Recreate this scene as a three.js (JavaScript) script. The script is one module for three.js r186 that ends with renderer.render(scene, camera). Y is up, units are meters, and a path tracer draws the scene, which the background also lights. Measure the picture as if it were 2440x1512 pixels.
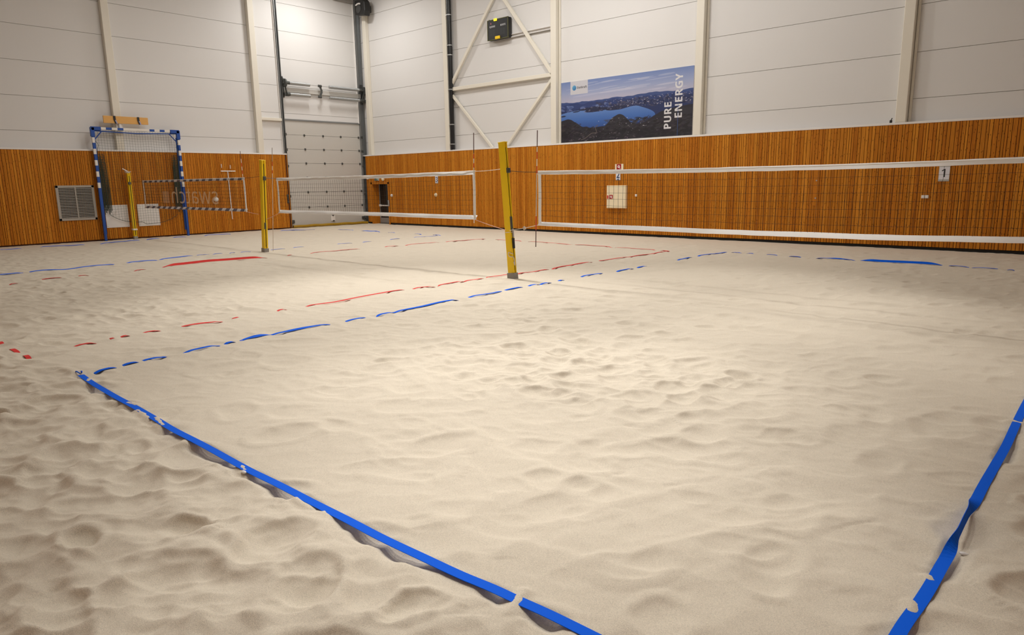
import * as THREE from 'three';
import { ImprovedNoise } from 'three/addons/math/ImprovedNoise.js';
import { mergeGeometries } from 'three/addons/utils/BufferGeometryUtils.js';
import { RoundedBoxGeometry } from 'three/addons/geometries/RoundedBoxGeometry.js';
import { RectAreaLightUniformsLib } from 'three/addons/lights/RectAreaLightUniformsLib.js';

// ------------------------------------------------------------------ camera, light, exposure
const scene = new THREE.Scene();
scene.background = new THREE.Color(0x000000);
const camera = new THREE.PerspectiveCamera(49.30, 2440 / 1512, 0.05, 120);
camera.position.set(8.608, 2.019, 2.238);
camera.rotation.set(THREE.MathUtils.degToRad(-11.096), THREE.MathUtils.degToRad(42.481), THREE.MathUtils.degToRad(-0.866), 'YXZ');
scene.add(camera);
const renderer = new THREE.WebGLRenderer({ antialias: true });
renderer.toneMapping = THREE.LinearToneMapping;
renderer.toneMappingExposure = 1.07;
renderer.shadowMap.enabled = true;
renderer.shadowMap.type = THREE.PCFSoftShadowMap;
RectAreaLightUniformsLib.init();
const LAMP_COLOR = new THREE.Color().setRGB(1.0, 0.972, 0.935);
const LAMP_W = 1.5, LAMP_D = 0.5, LAMP_Y = 11.15;
// area lights of the hall: [x, z, nits]
const LAMPS = [
  [-18.7, -16.1, 104], [-14.5, -10.0, 30], [-10.0, -15.2, 78], [-10.0, -9.0, 66], [-5.5, -15.2, 122], [-6.0, -9.2, 96], [0.2, -15.2, 42], [2.6, -2.6, 28],
];
// court floodlights tilted over the near court: [x, z, aim x, aim z, half angle in degrees, candela]
const FLOODS = [
  [1.0, -6.0, 4.0, -2.7, 20, 132], [1.0, -8.5, 5.0, -2.5, 15, 128], [-4.0, -8.5, -1.0, -5.2, 28, 275], [-1.5, -6.0, 4.6, -2.0, 15, 72],
  [3.5, -3.5, 6.7, -0.2, 15, 112], [1.0, -3.5, 4.0, -0.3, 20, 50], [3.5, -11.0, 6.4, -7.8, 20, 100], [3.5, -8.5, 6.0, -5.4, 16, 90],
  [2.5, -12.8, 2.7, -9.0, 25, 105], [7.5, -2.5, 3.5, -9.2, 16, 90],
];

// ------------------------------------------------------------------ small helpers
const R = THREE.MathUtils.degToRad;
let seed = 20240611;
const rnd = () => { seed = (seed * 1664525 + 1013904223) >>> 0; return seed / 4294967296; };
const rr = (a, b) => a + (b - a) * rnd();
const hash = (i, j, k) => {
  let h = (i * 374761393 + j * 668265263 + k * 2147483647 + 1274126177) | 0;
  h = Math.imul(h ^ (h >>> 13), 1274126177); h = Math.imul(h ^ (h >>> 15), 2246822519); h ^= h >>> 16;
  return (h >>> 0) / 4294967296;
};
const ss = (a, b, x) => { const t = Math.min(1, Math.max(0, (x - a) / (b - a))); return t * t * (3 - 2 * t); };
const perlin = new ImprovedNoise();
const nz = (x, y, z = 0.37) => perlin.noise(x, y, z);
const counts = {};
function numbered(name) { const n = counts[name] = (counts[name] ?? -1) + 1; return n ? `${name}_${String(n).padStart(3, '0')}` : name; }
function shade(o) { o.traverse(c => { if (c.isMesh) { c.castShadow = true; c.receiveShadow = true; } }); return o; }
function thing(name, label, category, pos = [0, 0, 0], group) {
  const o = new THREE.Group(); o.name = numbered(name); o.position.set(...pos);
  o.userData = { label, category }; if (group) o.userData.group = group;
  scene.add(o); return o;
}
function structure(name, label, pos = [0, 0, 0]) {
  const o = new THREE.Group(); o.name = name; o.position.set(...pos); o.userData = { kind: 'structure', label }; scene.add(o); return o;
}
function part(parent, name, geo, mat, label) {
  const m = new THREE.Mesh(Array.isArray(geo) ? merge(geo) : geo, mat); m.name = name; m.castShadow = m.receiveShadow = true;
  if (label) m.userData.label = label;
  parent.add(m); return m;
}
function single(name, label, category, geo, mat, pos = [0, 0, 0], group) {
  const m = new THREE.Mesh(Array.isArray(geo) ? merge(geo) : geo, mat); m.name = numbered(name); m.castShadow = m.receiveShadow = true; m.position.set(...pos);
  m.userData = { label, category }; if (group) m.userData.group = group; scene.add(m); return m;
}
function merge(list) {
  const l = list.map(g => g.index ? g.toNonIndexed() : g);
  const keep = ['position', 'normal', 'uv'];
  for (const g of l) for (const k of Object.keys(g.attributes)) if (!keep.includes(k)) g.deleteAttribute(k);
  return mergeGeometries(l, false);
}
function box(w, h, d, x = 0, y = 0, z = 0, r = 0) {
  const g = r ? new RoundedBoxGeometry(w, h, d, 2, r) : new THREE.BoxGeometry(w, h, d);
  return g.translate(x, y, z);
}
// box between two corners
const span = (x0, y0, z0, x1, y1, z1, r = 0) => box(Math.abs(x1 - x0), Math.abs(y1 - y0), Math.abs(z1 - z0), (x0 + x1) / 2, (y0 + y1) / 2, (z0 + z1) / 2, r);
function rod(a, b, r, seg = 8, r2 = r) {
  const A = new THREE.Vector3(...a), B = new THREE.Vector3(...b), d = B.clone().sub(A), L = d.length();
  const g = new THREE.CylinderGeometry(r2, r, L, seg); g.translate(0, L / 2, 0);
  g.applyQuaternion(new THREE.Quaternion().setFromUnitVectors(new THREE.Vector3(0, 1, 0), d.normalize())); g.translate(...a); return g;
}
// rectangular bar from a to b: w across, h through (along dir n)
function bar(a, b, w, h, n = [0, 0, 1], r = 0) {
  const A = new THREE.Vector3(...a), B = new THREE.Vector3(...b), y = B.clone().sub(A), L = y.length(); y.normalize();
  const z = new THREE.Vector3(...n), x = y.clone().cross(z).normalize(); z.copy(x).cross(y);
  const g = r ? new RoundedBoxGeometry(w, L, h, 1, r) : new THREE.BoxGeometry(w, L, h);
  g.applyMatrix4(new THREE.Matrix4().makeBasis(x, y, z)); g.translate((a[0] + b[0]) / 2, (a[1] + b[1]) / 2, (a[2] + b[2]) / 2); return g;
}
function tube(pts, r, n = 24, seg = 6) { return new THREE.TubeGeometry(new THREE.CatmullRomCurve3(pts.map(p => new THREE.Vector3(...p))), n, r, seg, false); }
// a thin band through stations {p, across:[x,y,z]} with half-width vector and thickness
function ribbon(st, thick) {
  const pos = [], uv = []; const n = st.length; let s = 0;
  const C = st.map((q, i) => {
    const a = st[Math.max(0, i - 1)].p, b = st[Math.min(n - 1, i + 1)].p;
    const t = new THREE.Vector3(b[0] - a[0], b[1] - a[1], b[2] - a[2]).normalize();
    const w = new THREE.Vector3(...q.a), nn = t.clone().cross(w).normalize().multiplyScalar(thick / 2), p = new THREE.Vector3(...q.p);
    if (i) s += p.distanceTo(new THREE.Vector3(...st[i - 1].p));
    return { s, c: [p.clone().add(w).add(nn), p.clone().sub(w).add(nn), p.clone().sub(w).sub(nn), p.clone().add(w).sub(nn)] };
  });
  const push = (v, u, t) => { pos.push(v.x, v.y, v.z); uv.push(u, t); };
  const quad = (a, b, c, d, s0, s1) => { push(a, s0, 0); push(b, s0, 1); push(c, s1, 1); push(a, s0, 0); push(c, s1, 1); push(d, s1, 0); };
  for (let i = 0; i < n - 1; i++) { const a = C[i], b = C[i + 1]; for (let k = 0; k < 4; k++) { const l = (k + 1) % 4; quad(a.c[k], a.c[l], b.c[l], b.c[k], a.s, b.s); } }
  quad(C[0].c[3], C[0].c[2], C[0].c[1], C[0].c[0], 0, 0.01);
  const e = C[n - 1]; quad(e.c[0], e.c[1], e.c[2], e.c[3], e.s, e.s + 0.01);
  const g = new THREE.BufferGeometry(); g.setAttribute('position', new THREE.Float32BufferAttribute(pos, 3)); g.setAttribute('uv', new THREE.Float32BufferAttribute(uv, 2));
  g.computeVertexNormals(); return g;
}
function extrude(shapePts, depth, bevel = 0, holes = []) {
  const s = new THREE.Shape(shapePts.map(p => new THREE.Vector2(...p)));
  for (const h of holes) s.holes.push(new THREE.Path(h.map(p => new THREE.Vector2(...p))));
  return new THREE.ExtrudeGeometry(s, { depth, bevelEnabled: bevel > 0, bevelThickness: bevel, bevelSize: bevel, bevelSegments: 1, steps: 1 });
}

// ------------------------------------------------------------------ textures
function noiseTexture(w, h, fn, srgb = true) {
  const d = new Uint8Array(w * h * 4);
  for (let j = 0; j < h; j++) for (let i = 0; i < w; i++) { const c = fn(i, j), k = (j * w + i) * 4; d[k] = c[0]; d[k + 1] = c[1]; d[k + 2] = c[2]; d[k + 3] = 255; }
  const t = new THREE.DataTexture(d, w, h); t.wrapS = t.wrapT = THREE.RepeatWrapping; t.magFilter = THREE.LinearFilter; t.minFilter = THREE.LinearMipmapLinearFilter; t.generateMipmaps = true;
  if (srgb) t.colorSpace = THREE.SRGBColorSpace; t.needsUpdate = true; return t;
}
function canvasTexture(w, h, draw) {
  const c = document.createElement('canvas'); c.width = w; c.height = h; const g = c.getContext('2d'); draw(g, w, h);
  const t = new THREE.CanvasTexture(c); t.colorSpace = THREE.SRGBColorSpace; t.magFilter = THREE.LinearFilter; t.needsUpdate = true; return t;
}
const clamp8 = v => Math.max(0, Math.min(255, v));
const grain = Float32Array.from({ length: 512 * 512 }, () => rnd());
const gAt = (i, j) => grain[(j & 511) * 512 + (i & 511)];
const sandMap = noiseTexture(512, 512, (i, j) => {
  const f = gAt(i, j), m = (gAt(i >> 1, (j >> 1) + 77) + gAt((i >> 2) + 31, j >> 2)) / 2;
  let v = 1 + (f - 0.5) * 0.16 + (m - 0.5) * 0.10; if (f > 0.995) v += 0.12; if (f < 0.012) v -= 0.25;
  const b = 219 * v; return [clamp8(b), clamp8(b * 0.95), clamp8(b * 0.865)];
});
const sandBump = noiseTexture(512, 512, (i, j) => { const v = 90 * gAt(i, j) + 100 * gAt(i >> 1, j >> 1) + 60 * gAt(i >> 2, j >> 2); return [v, v, v]; }, false);
// pine grain along v; 512 across = 0.5 m, 1024 along = 3.5 m
const woodMap = noiseTexture(512, 1024, (i, j) => {
  const u = i / 512 * 9, v = j / 1024;
  const wob = nz(u * 0.6, v * 3.1) * 0.9;
  let k = 0.5 + 0.5 * Math.sin((u * 5.2 + wob * 3 + nz(u * 2, v * 1.3) * 4) * 3.1);
  let l = 1 + (k - 0.5) * 0.13 + nz(u * 7, v * 9, 2.2) * 0.11 + nz(u * 1.1, v * 2.5, 5) * 0.07;
  // knots
  const ci = Math.floor(u / 0.5), cj = Math.floor(v * 16), kx = (ci + 0.25 + hash(ci, cj, 1) * 0.5) * 0.5, ky = (cj + 0.2 + hash(ci, cj, 2) * 0.6) / 16;
  if (hash(ci, cj, 3) > 0.72) { const d = Math.hypot((u - kx) / 0.11, (v - ky) / 0.0042); l *= 1 - 0.55 * Math.exp(-d * d); }
  return [clamp8(236 * l), clamp8(236 * l * (0.96 + 0.04 * l)), clamp8(232 * l * (0.9 + 0.1 * l))];
});
const wallNoise = noiseTexture(256, 256, (i, j) => { const v = 128 + (gAt(i, j) - 0.5) * 60 + (gAt(i >> 2, j >> 2) - 0.5) * 60; return [v, v, v]; }, false);

// ------------------------------------------------------------------ materials
const C = (r, g, b) => new THREE.Color().setRGB(r, g, b);
const std = (color, roughness = 0.6, extra = {}) => new THREE.MeshStandardMaterial({ color, roughness, ...extra });
const M = {
  sand: std(C(1, 1, 1), 0.97, { map: sandMap, bumpMap: sandBump, bumpScale: 0.0012 }),
  panel: std(C(0.74, 0.725, 0.708), 0.62, { bumpMap: wallNoise, bumpScale: 0.0006 }),
  joint: std(C(0.36, 0.34, 0.31), 0.8),
  column: std(C(0.80, 0.755, 0.655), 0.5),
  white: std(C(0.86, 0.83, 0.80), 0.45),
  wood: new THREE.MeshPhysicalMaterial({ color: C(1, 1, 1), roughness: 0.6, specularIntensity: 0.35, map: woodMap, vertexColors: true }),
  woodPlain: new THREE.MeshPhysicalMaterial({ color: C(0.66, 0.225, 0.018), roughness: 0.6, specularIntensity: 0.35, map: woodMap }),
  woodDark: std(C(0.05, 0.014, 0.003), 0.95),
  bench: std(C(0.74, 0.40, 0.11), 0.55),
  black: std(C(0.012, 0.012, 0.012), 0.55),
  blackGloss: std(C(0.012, 0.012, 0.013), 0.3),
  rubber: std(C(0.02, 0.02, 0.02), 0.8),
  steel: std(C(0.30, 0.31, 0.31), 0.42, { metalness: 0.75 }),
  steelDark: std(C(0.10, 0.105, 0.10), 0.5, { metalness: 0.5 }),
  galv: std(C(0.50, 0.51, 0.51), 0.38, { metalness: 0.7 }),
  doorPanel: std(C(0.58, 0.56, 0.52), 0.55, { bumpMap: wallNoise, bumpScale: 0.0008 }),
  grey: std(C(0.30, 0.28, 0.26), 0.6),
  ventGrey: std(C(0.42, 0.38, 0.33), 0.6),
  yellow: std(C(0.95, 0.63, 0.006), 0.45),
  yellowLit: std(C(0.9, 0.7, 0.02), 0.4, { emissive: C(1, 0.72, 0.03), emissiveIntensity: 0.9 }),
  tapeBlue: new THREE.MeshPhysicalMaterial({ color: C(0.002, 0.125, 0.85), roughness: 0.75, specularIntensity: 0.2 }),
  tapeRed: new THREE.MeshPhysicalMaterial({ color: C(0.78, 0.06, 0.055), roughness: 0.75, specularIntensity: 0.2 }),
  goalBlue: std(C(0.012, 0.075, 0.36), 0.45),
  goalWhite: std(C(0.80, 0.76, 0.70), 0.45),
  netBand: std(C(0.95, 0.94, 0.92), 0.7),
  netCord: std(C(0.035, 0.028, 0.02), 0.8),
  goalNet: std(C(0.045, 0.06, 0.04), 0.8),
  ropeWhite: std(C(0.72, 0.62, 0.52), 0.8),
  ropePink: std(C(0.72, 0.42, 0.34), 0.8),
  red: std(C(0.62, 0.03, 0.03), 0.5),
  cream: std(C(0.90, 0.78, 0.55), 0.5),
  signBlue: std(C(0.04, 0.10, 0.30), 0.5),
  glassDark: std(C(0.012, 0.02, 0.024), 0.15),
  lamp: std(C(0.9, 0.9, 0.9), 0.4, { emissive: LAMP_COLOR, emissiveIntensity: 6 }),
  ceiling: std(C(0.55, 0.54, 0.53), 0.8),
};

// ------------------------------------------------------------------ the hall: plan
const WZ = -19.586, PZ = -19.82;          // wood face and panel face of the back wall
const WX = -21.41, PX = -21.65;           // wood face and panel face of the left wall
const EX = 12.4, FZ = 5.6;                // right wall, front wall (behind the photographer)
const WH = 3.437, CH = 11.7;
const JOINTS = [4.09, 5.305, 6.52, 7.735, 8.93, 10.13];

// ------------------------------------------------------------------ court tapes (drawn first: the sand follows them)
// path points [x, z]; show = stretches that lie free of sand (coordinate along the line); tilt = stretches twisted up [from, to, degrees]
const lineX = (x, z0, z1) => [[x, z0], [x, z1]], lineZ = (z, x0, x1) => [[x0, z], [x1, z]];
const TAPES = [
  { label: 'blue tape of the near end line, lying free on the sand from corner loop downwards', color: 'tapeBlue', width: 0.062, along: 'x', near: true,
    pts: [[0.12, 0.02], [0.35, 0.035], [1.39, 0.068], [2.15, 0.077], [2.93, 0.10], [3.57, 0.086], [4.02, 0.08], [4.40, 0.062], [4.81, 0.055], [5.22, 0.048], [5.59, 0.045], [5.91, 0.035], [6.2, 0.022], [6.41, 0.0], [6.55, -0.008], [6.72, -0.022], [6.92, -0.03], [8.0, -0.06]],
    show: [[0.05, 8.0]] },
  { label: 'blue tape on the right sideline, twisted over once, leaving the frame at the right', color: 'tapeBlue', width: 0.062, along: 'z', near: true,
    pts: [[8.008, -0.2], [8.008, -1.0], [8.022, -1.25], [8.027, -1.44], [8.028, -1.66], [8.033, -1.97], [8.026, -2.31], [8.022, -2.62], [8.018, -2.94], [8.018, -3.43], [8.018, -4.0], [8.002, -4.88], [8.0, -7.0], [8.0, -15.9]],
    show: [[-16, 0]], tilt: [[-2.75, -1.75, 80]] },
  { label: 'blue tape along the left sideline, half buried, running past the thick yellow post', color: 'tapeBlue', width: 0.062, along: 'z',
    pts: [[0.10, -0.12], [0.03, -0.6], [-0.02, -1.3], [-0.12, -1.95], [-0.17, -2.5], [-0.17, -2.95], [-0.12, -3.6], [-0.14, -4.3], [-0.14, -5.0], [-0.2, -5.9], [-0.22, -7.0], [-0.23, -8.2], [-0.19, -9.6], [-0.1, -10.8], [-0.1, -12.0], [-0.12, -14.2], [-0.12, -15.3], [0.07, -15.97]],
    show: [[-0.35, -0.14], [-0.61, -0.43], [-0.9, -0.65], [-1.6, -1.16], [-1.85, -1.72], [-2.4, -1.94], [-3.27, -2.42], [-3.97, -3.62], [-4.5, -4.18], [-5.95, -4.56], [-7.15, -6.3], [-7.72, -7.2], [-8.2, -7.92], [-8.55, -8.3], [-9.0, -8.85], [-10.3, -9.62], [-11.4, -10.8], [-12.05, -11.65], [-14.3, -13.6], [-16, -14.7]], tilt: [[-2.4, -2.0, 16], [-3.2, -2.5, 10], [-5.9, -4.6, 4]] },
  { label: 'blue tape on the far end line in front of the numbered wooden wall', color: 'tapeBlue', width: 0.062, along: 'x',
    pts: [[0.1, -16.0], [0.75, -15.93], [2.0, -15.96], [3.5, -15.95], [5.3, -15.96], [6.6, -15.94], [8.0, -15.95]],
    show: [[0.2, 0.5], [0.66, 0.86], [1.2, 1.5], [1.8, 2.1], [2.5, 3.4], [3.52, 5.27], [5.4, 5.75], [5.9, 6.35], [6.5, 6.62]], tilt: [[3.5, 5.3, 50], [2.7, 3.3, 15]] },
  { label: 'red tape on the middle court sideline beside the thick yellow post', color: 'tapeRed', width: 0.055, along: 'z',
    pts: [[-1.56, 0.1], [-1.55, -0.4], [-1.6, -0.9], [-1.66, -1.6], [-1.7, -2.5], [-1.76, -3.5], [-1.82, -4.9], [-1.85, -6.1], [-1.76, -7.0], [-1.72, -8.1], [-1.68, -9.1], [-1.64, -10.3], [-1.62, -12.0], [-1.55, -13.5], [-1.38, -15.3]],
    show: [[-0.63, -0.39], [-0.9, -0.82], [-1.08, -0.97], [-1.5, -1.27], [-2.42, -1.78], [-2.73, -2.6], [-3.54, -3.4], [-6.1, -3.94], [-6.8, -6.35], [-7.55, -6.9], [-8.15, -7.65], [-9.1, -8.2], [-10.25, -9.2], [-11.9, -10.4], [-15.35, -12.2]], tilt: [[-2.4, -1.8, 6], [-6, -4, 3], [-11.8, -10.5, 6]] },
  { label: 'red tape on the far end line of the middle court below the exit door', color: 'tapeRed', width: 0.055, along: 'x',
    pts: [[-1.36, -15.32], [-2.1, -15.48], [-3.6, -15.58], [-4.8, -15.65], [-6.2, -15.67], [-7.75, -15.68], [-8.9, -15.62]],
    show: [[-1.7, -1.36], [-3.4, -1.9], [-7.0, -3.5], [-8.5, -7.3]], tilt: [] },
  { label: 'red tape standing on edge in the sand just before the slimmer yellow post', color: 'tapeRed', width: 0.062, along: 'z',
    pts: [[-8.95, -15.6], [-9.35, -14.0], [-9.5, -13.0], [-9.55, -12.4], [-9.65, -11.3], [-9.8, -10.2], [-9.95, -9.1], [-10.02, -8.4], [-10.0, -7.6], [-10.1, -6.3], [-10.08, -5.5], [-9.9, -4.8], [-9.7, -4.2], [-9.62, -3.0], [-9.58, -2.0], [-9.5, -1.2]],
    show: [[-15.6, -14.05], [-13.7, -12.4], [-12.1, -11.6], [-10.7, -9.1], [-8.5, -8.35], [-7.65, -4.78], [-4.27, -4.0], [-2.95, -2.76], [-2.4, -2.0], [-1.55, -1.4]], tilt: [[-7.6, -4.8, 62]] },
  { label: 'red tape end nearly covered by sand at the left edge, beyond the blue corner', color: 'tapeRed', width: 0.055, along: 'x',
    pts: [[-3.6, 0.16], [-2.7, 0.18], [-1.9, 0.2], [-1.35, 0.16]], show: [[-2.75, -2.55], [-2.0, -1.72], [-1.5, -1.36]] },
  { label: 'faint blue tape on the third court sideline running past the thin yellow post', color: 'tapeBlue', width: 0.05, along: 'z',
    pts: [[-11.7, -0.6], [-11.68, -1.7], [-11.7, -2.9], [-11.85, -4.2], [-11.95, -5.0], [-12.0, -5.6], [-12.05, -6.5], [-12.05, -7.5], [-12.0, -8.1], [-11.85, -8.6], [-11.85, -9.6], [-11.85, -10.7], [-11.9, -12.0], [-11.9, -13.9], [-11.7, -15.0], [-11.65, -15.75]],
    show: [[-2.1, -0.8], [-4.25, -2.3], [-5.4, -4.6], [-6.45, -5.5], [-6.95, -6.55], [-7.4, -7.05], [-7.75, -7.55], [-8.2, -7.9], [-9.3, -8.8], [-10.0, -9.6], [-11.9, -11.3], [-12.75, -12.4], [-14.0, -13.6], [-15.75, -14.6]], tilt: [[-6.5, -1, 12]] },
  { label: 'faint blue tape on the third court end line in front of the overhead door', color: 'tapeBlue', width: 0.05, along: 'x',
    pts: [[-11.7, -15.9], [-13.2, -16.0], [-14.9, -15.92], [-16.4, -15.9], [-17.4, -15.9], [-18.7, -15.82]], show: [[-12.2, -11.7], [-13.4, -13.0], [-15.0, -14.6], [-16.9, -15.6], [-18.6, -17.5]], tilt: [[-16.9, -15.6, 20]] },
  { label: 'faint blue tape on the outermost sideline along the left wooden wall', color: 'tapeBlue', width: 0.05, along: 'z',
    pts: [[-20.2, -3.0], [-20.05, -4.8], [-19.9, -5.5], [-20.05, -7.0], [-20.2, -7.9], [-20.35, -8.4], [-20.5, -9.5], [-20.5, -10.8], [-20.4, -11.5], [-20.15, -14.2], [-19.5, -15.2]],
    show: [[-4.0, -3.3], [-5.9, -4.6], [-7.9, -6.5], [-8.7, -8.2], [-9.8, -9.3], [-11.6, -10.6], [-15.3, -13.9]], tilt: [[-15, -3, 12]] },
];
for (const t of TAPES) {
  const c = new THREE.CatmullRomCurve3(t.pts.map(p => new THREE.Vector3(p[0], 0, p[1])), false, 'centripetal');
  const L = c.getLength(), n = Math.ceil(L / 0.035); c.arcLengthDivisions = 600;
  t.st = c.getSpacedPoints(n).map((p, i) => ({ x: p.x, z: p.z, s: i * L / n }));
}

// ------------------------------------------------------------------ sand: one height field of overlapping foot hollows
const inShow = (t, v) => { let k = 0; for (const [a, b] of t.show) { const e = Math.min(0.12, (b - a) * 0.35); k = Math.max(k, ss(a - e, a + e, v) * (1 - ss(b - e, b + e, v))); } return k; };
function trod(x, z) {                      // how trampled the sand is, 0 ... 1
  let a = 0.20 + 0.16 * nz(x * 0.22, z * 0.22, 9);
  a = Math.max(a, 1.0 * ss(-0.15, 0.5, z) * ss(-9, 1.5, x));
  a = Math.max(a, 0.62 * ss(-0.15, 0.5, z));
  a = Math.max(a, 0.85 * Math.exp(-((x - 4.1) ** 2 / 8 + (z + 3.9) ** 2 / 5)));
  a = Math.max(a, 0.55 * Math.exp(-((x - 2.2) ** 2 / 9 + (z + 5.5) ** 2 / 9)));
  a = Math.max(a, 0.75 * ss(7.95, 8.4, x));
  a = Math.max(a, 0.45 * ss(-1.2, -2.2, x) * ss(-6, -2, z));
  a = Math.max(a, 0.34 * Math.exp(-((x - 6.6) ** 2 / 2 + (z + 1.6) ** 2 / 2)));
  return Math.max(0.08, Math.min(1, a));
}
const smin = (a, b, k) => { const h = Math.max(k - Math.abs(a - b), 0) / k; return Math.min(a, b) - h * h * k * 0.25; };
function hollows(x, z, cell, salt, rMin, rMax, dMin, dMax) {
  const wx = x + 0.05 * nz(x * 4.2, z * 4.2, salt), wz = z + 0.05 * nz(x * 4.2, z * 4.2, salt + 3.3);
  const ci = Math.floor(wx / cell), cj = Math.floor(wz / cell); let m = 0, rim = 0;
  for (let i = ci - 1; i <= ci + 1; i++) for (let j = cj - 1; j <= cj + 1; j++) {
    const px = (i + hash(i, j, salt)) * cell, pz = (j + hash(i, j, salt + 1)) * cell, t = trod(px, pz);
    if (hash(i, j, salt + 2) > 0.15 + 0.85 * t) continue;
    const r = rMin + (rMax - rMin) * hash(i, j, salt + 3), an = hash(i, j, salt + 4) * Math.PI, e = 1.15 + 0.7 * hash(i, j, salt + 5);
    const dx = wx - px, dz = wz - pz; if (dx * dx + dz * dz > 4 * r * r) continue;
    const u = (dx * Math.cos(an) + dz * Math.sin(an)) / (r * e), v = (-dx * Math.sin(an) + dz * Math.cos(an)) / r;
    const q = u * u + v * v, d = (dMin + (dMax - dMin) * hash(i, j, salt + 6)) * (0.3 + 0.7 * t);
    if (q < 1) m = smin(m, -d * (1 - q) * (1 + 0.45 * u), 0.002);
    const k = 1 - ((Math.sqrt(q) - 1.12) / 0.4) ** 2; if (k > 0) rim = Math.max(rim, d * 0.34 * k);
  }
  return m + rim * (m < 0 ? Math.max(0, 1 + m * 60) : 1);
}
const RIDGES = [ // [x0, z0, x1, z1, height, soft side, steep side]
  [6.62, -0.52, 7.42, -2.0, 0.016, 0.3, 0.05], [4.35, -1.62, 5.28, -1.37, 0.02, 0.25, 0.06], [5.28, -1.37, 6.35, -1.42, 0.017, 0.22, 0.05],
  [5.9, -0.35, 6.9, -0.62, 0.014, 0.16, 0.05], [1.6, -8.75, 6.6, -8.6, 0.03, 0.6, 0.25], [2.6, -7.7, 7.0, -7.3, 0.02, 0.5, 0.2], [3.4, -0.75, 5.2, -0.95, 0.012, 0.2, 0.06],
];
function field(x, z) {
  const t = trod(x, z);
  let h = 0.022 * nz(x * 0.55, z * 0.55, 1) + (0.006 + 0.010 * t) * nz(x * 1.7, z * 1.7, 2) + 0.004 * nz(x * 4.3, z * 4.3, 3);
  h += hollows(x, z, 0.34, 11, 0.12, 0.23, 0.020, 0.054);
  h += 0.75 * hollows(x, z, 0.29, 61, 0.09, 0.17, 0.012, 0.034);
  h += 0.7 * hollows(x, z, 0.19, 41, 0.05, 0.10, 0.004, 0.014);
  h += (0.0016 + 0.0022 * t) * nz(x * 11, z * 11, 5) + 0.0012 * nz(x * 23, z * 23, 6);
  const c = 1 - Math.abs(nz(x * 1.5 + 0.6 * nz(x, z, 7), z * 2.0 + 0.6 * nz(x, z, 8), 4)) * 2; h += 0.020 * t * c * c * Math.sign(c);
  for (const [a, b, c2, d, H, w1, w2] of RIDGES) {
    const ex = c2 - a, ez = d - b, L2 = ex * ex + ez * ez, k = ((x - a) * ex + (z - b) * ez) / L2; if (k < -0.2 || k > 1.2) continue;
    const D = ((x - a) * ez - (z - b) * ex) / Math.sqrt(L2) + 0.05 * nz(k * 5, a, 6);
    h += H * Math.exp(-((D / (D > 0 ? w2 : w1)) ** 2)) * ss(-0.2, 0.15, k) * (1 - ss(0.85, 1.2, k));
  }
  const wall = Math.min(x - WX, z - WZ); h *= 0.35 + 0.65 * ss(0, 1.5, wall);
  return h;
}
// tape heights: pulled taut over the crests where free, under the surface where buried
for (const t of TAPES) {
  const dz = t.along === 'x' ? 1 : 0, dx = 1 - dz, W = t.width;
  const raw = t.st.map(p => Math.max(field(p.x, p.z), field(p.x + dx * W * 0.5, p.z + dz * W * 0.5), field(p.x - dx * W * 0.5, p.z - dz * W * 0.5)));
  const low = t.st.map(p => Math.min(field(p.x, p.z), field(p.x + dx * W * 0.6, p.z + dz * W * 0.6), field(p.x - dx * W * 0.6, p.z - dz * W * 0.6)));
  const n = raw.length, K = t.near ? 9 : 7;
  let y = !t.near ? raw.map((v, i) => 0.5 * v + 0.5 * low[i]) : raw.map((_, i) => { let m = -9; for (let k = -K; k <= K; k++) m = Math.max(m, raw[Math.min(n - 1, Math.max(0, i + k))] - Math.abs(k) * 0.0007); return m; });
  for (let pass = 0; pass < 3; pass++) y = y.map((_, i) => { let s = 0; for (let k = -4; k <= 4; k++) s += y[Math.min(n - 1, Math.max(0, i + k))]; return s / 9; });
  t.st.forEach((p, i) => {
    const v = t.along === 'x' ? p.x : p.z, k = inShow(t, v); let tilt = 0;
    for (const [a, b, g] of t.tilt || []) { const e = Math.min(0.35, (b - a) * 0.45); tilt = Math.abs(g) > 0 ? tilt + g * ss(a, a + e, v) * (1 - ss(b - e, b, v)) : tilt; }
    p.tilt = R(tilt); p.y = (y[i] + (t.near ? 0.005 : 0.012) + 0.4 * W * Math.abs(Math.sin(p.tilt))) * k + (low[i] - 0.014) * (1 - k);
  });
}
// heaps of loose sand spilled over a free tape: [x, z, half length, half width, direction in degrees]
const SPILLS = [[6.56, -0.005, 0.10, 0.012, 70], [4.80, 0.105, 0.10, 0.006, 5], [5.05, 0.095, 0.05, 0.005, 12], [2.12, 0.098, 0.16, 0.006, 4], [2.46, 0.085, 0.14, 0.007, 8], [1.72, 0.05, 0.08, 0.005, -8], [3.97, 0.085, 0.05, 0.004, 12],
  [8.0, -4.62, 0.05, 0.012, 15], [8.0, -1.20, 0.05, 0.015, 75], [8.0, -1.52, 0.02, 0.01, 60], [0.42, 0.03, 0.05, 0.01, 30]];
for (const s of SPILLS) {
  let best = 9; for (const t of TAPES) if (t.near) for (const p of t.st) { const d = Math.hypot(p.x - s[0], p.z - s[1]); if (d < best) { best = d; s[5] = p.y; } }
}
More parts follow.
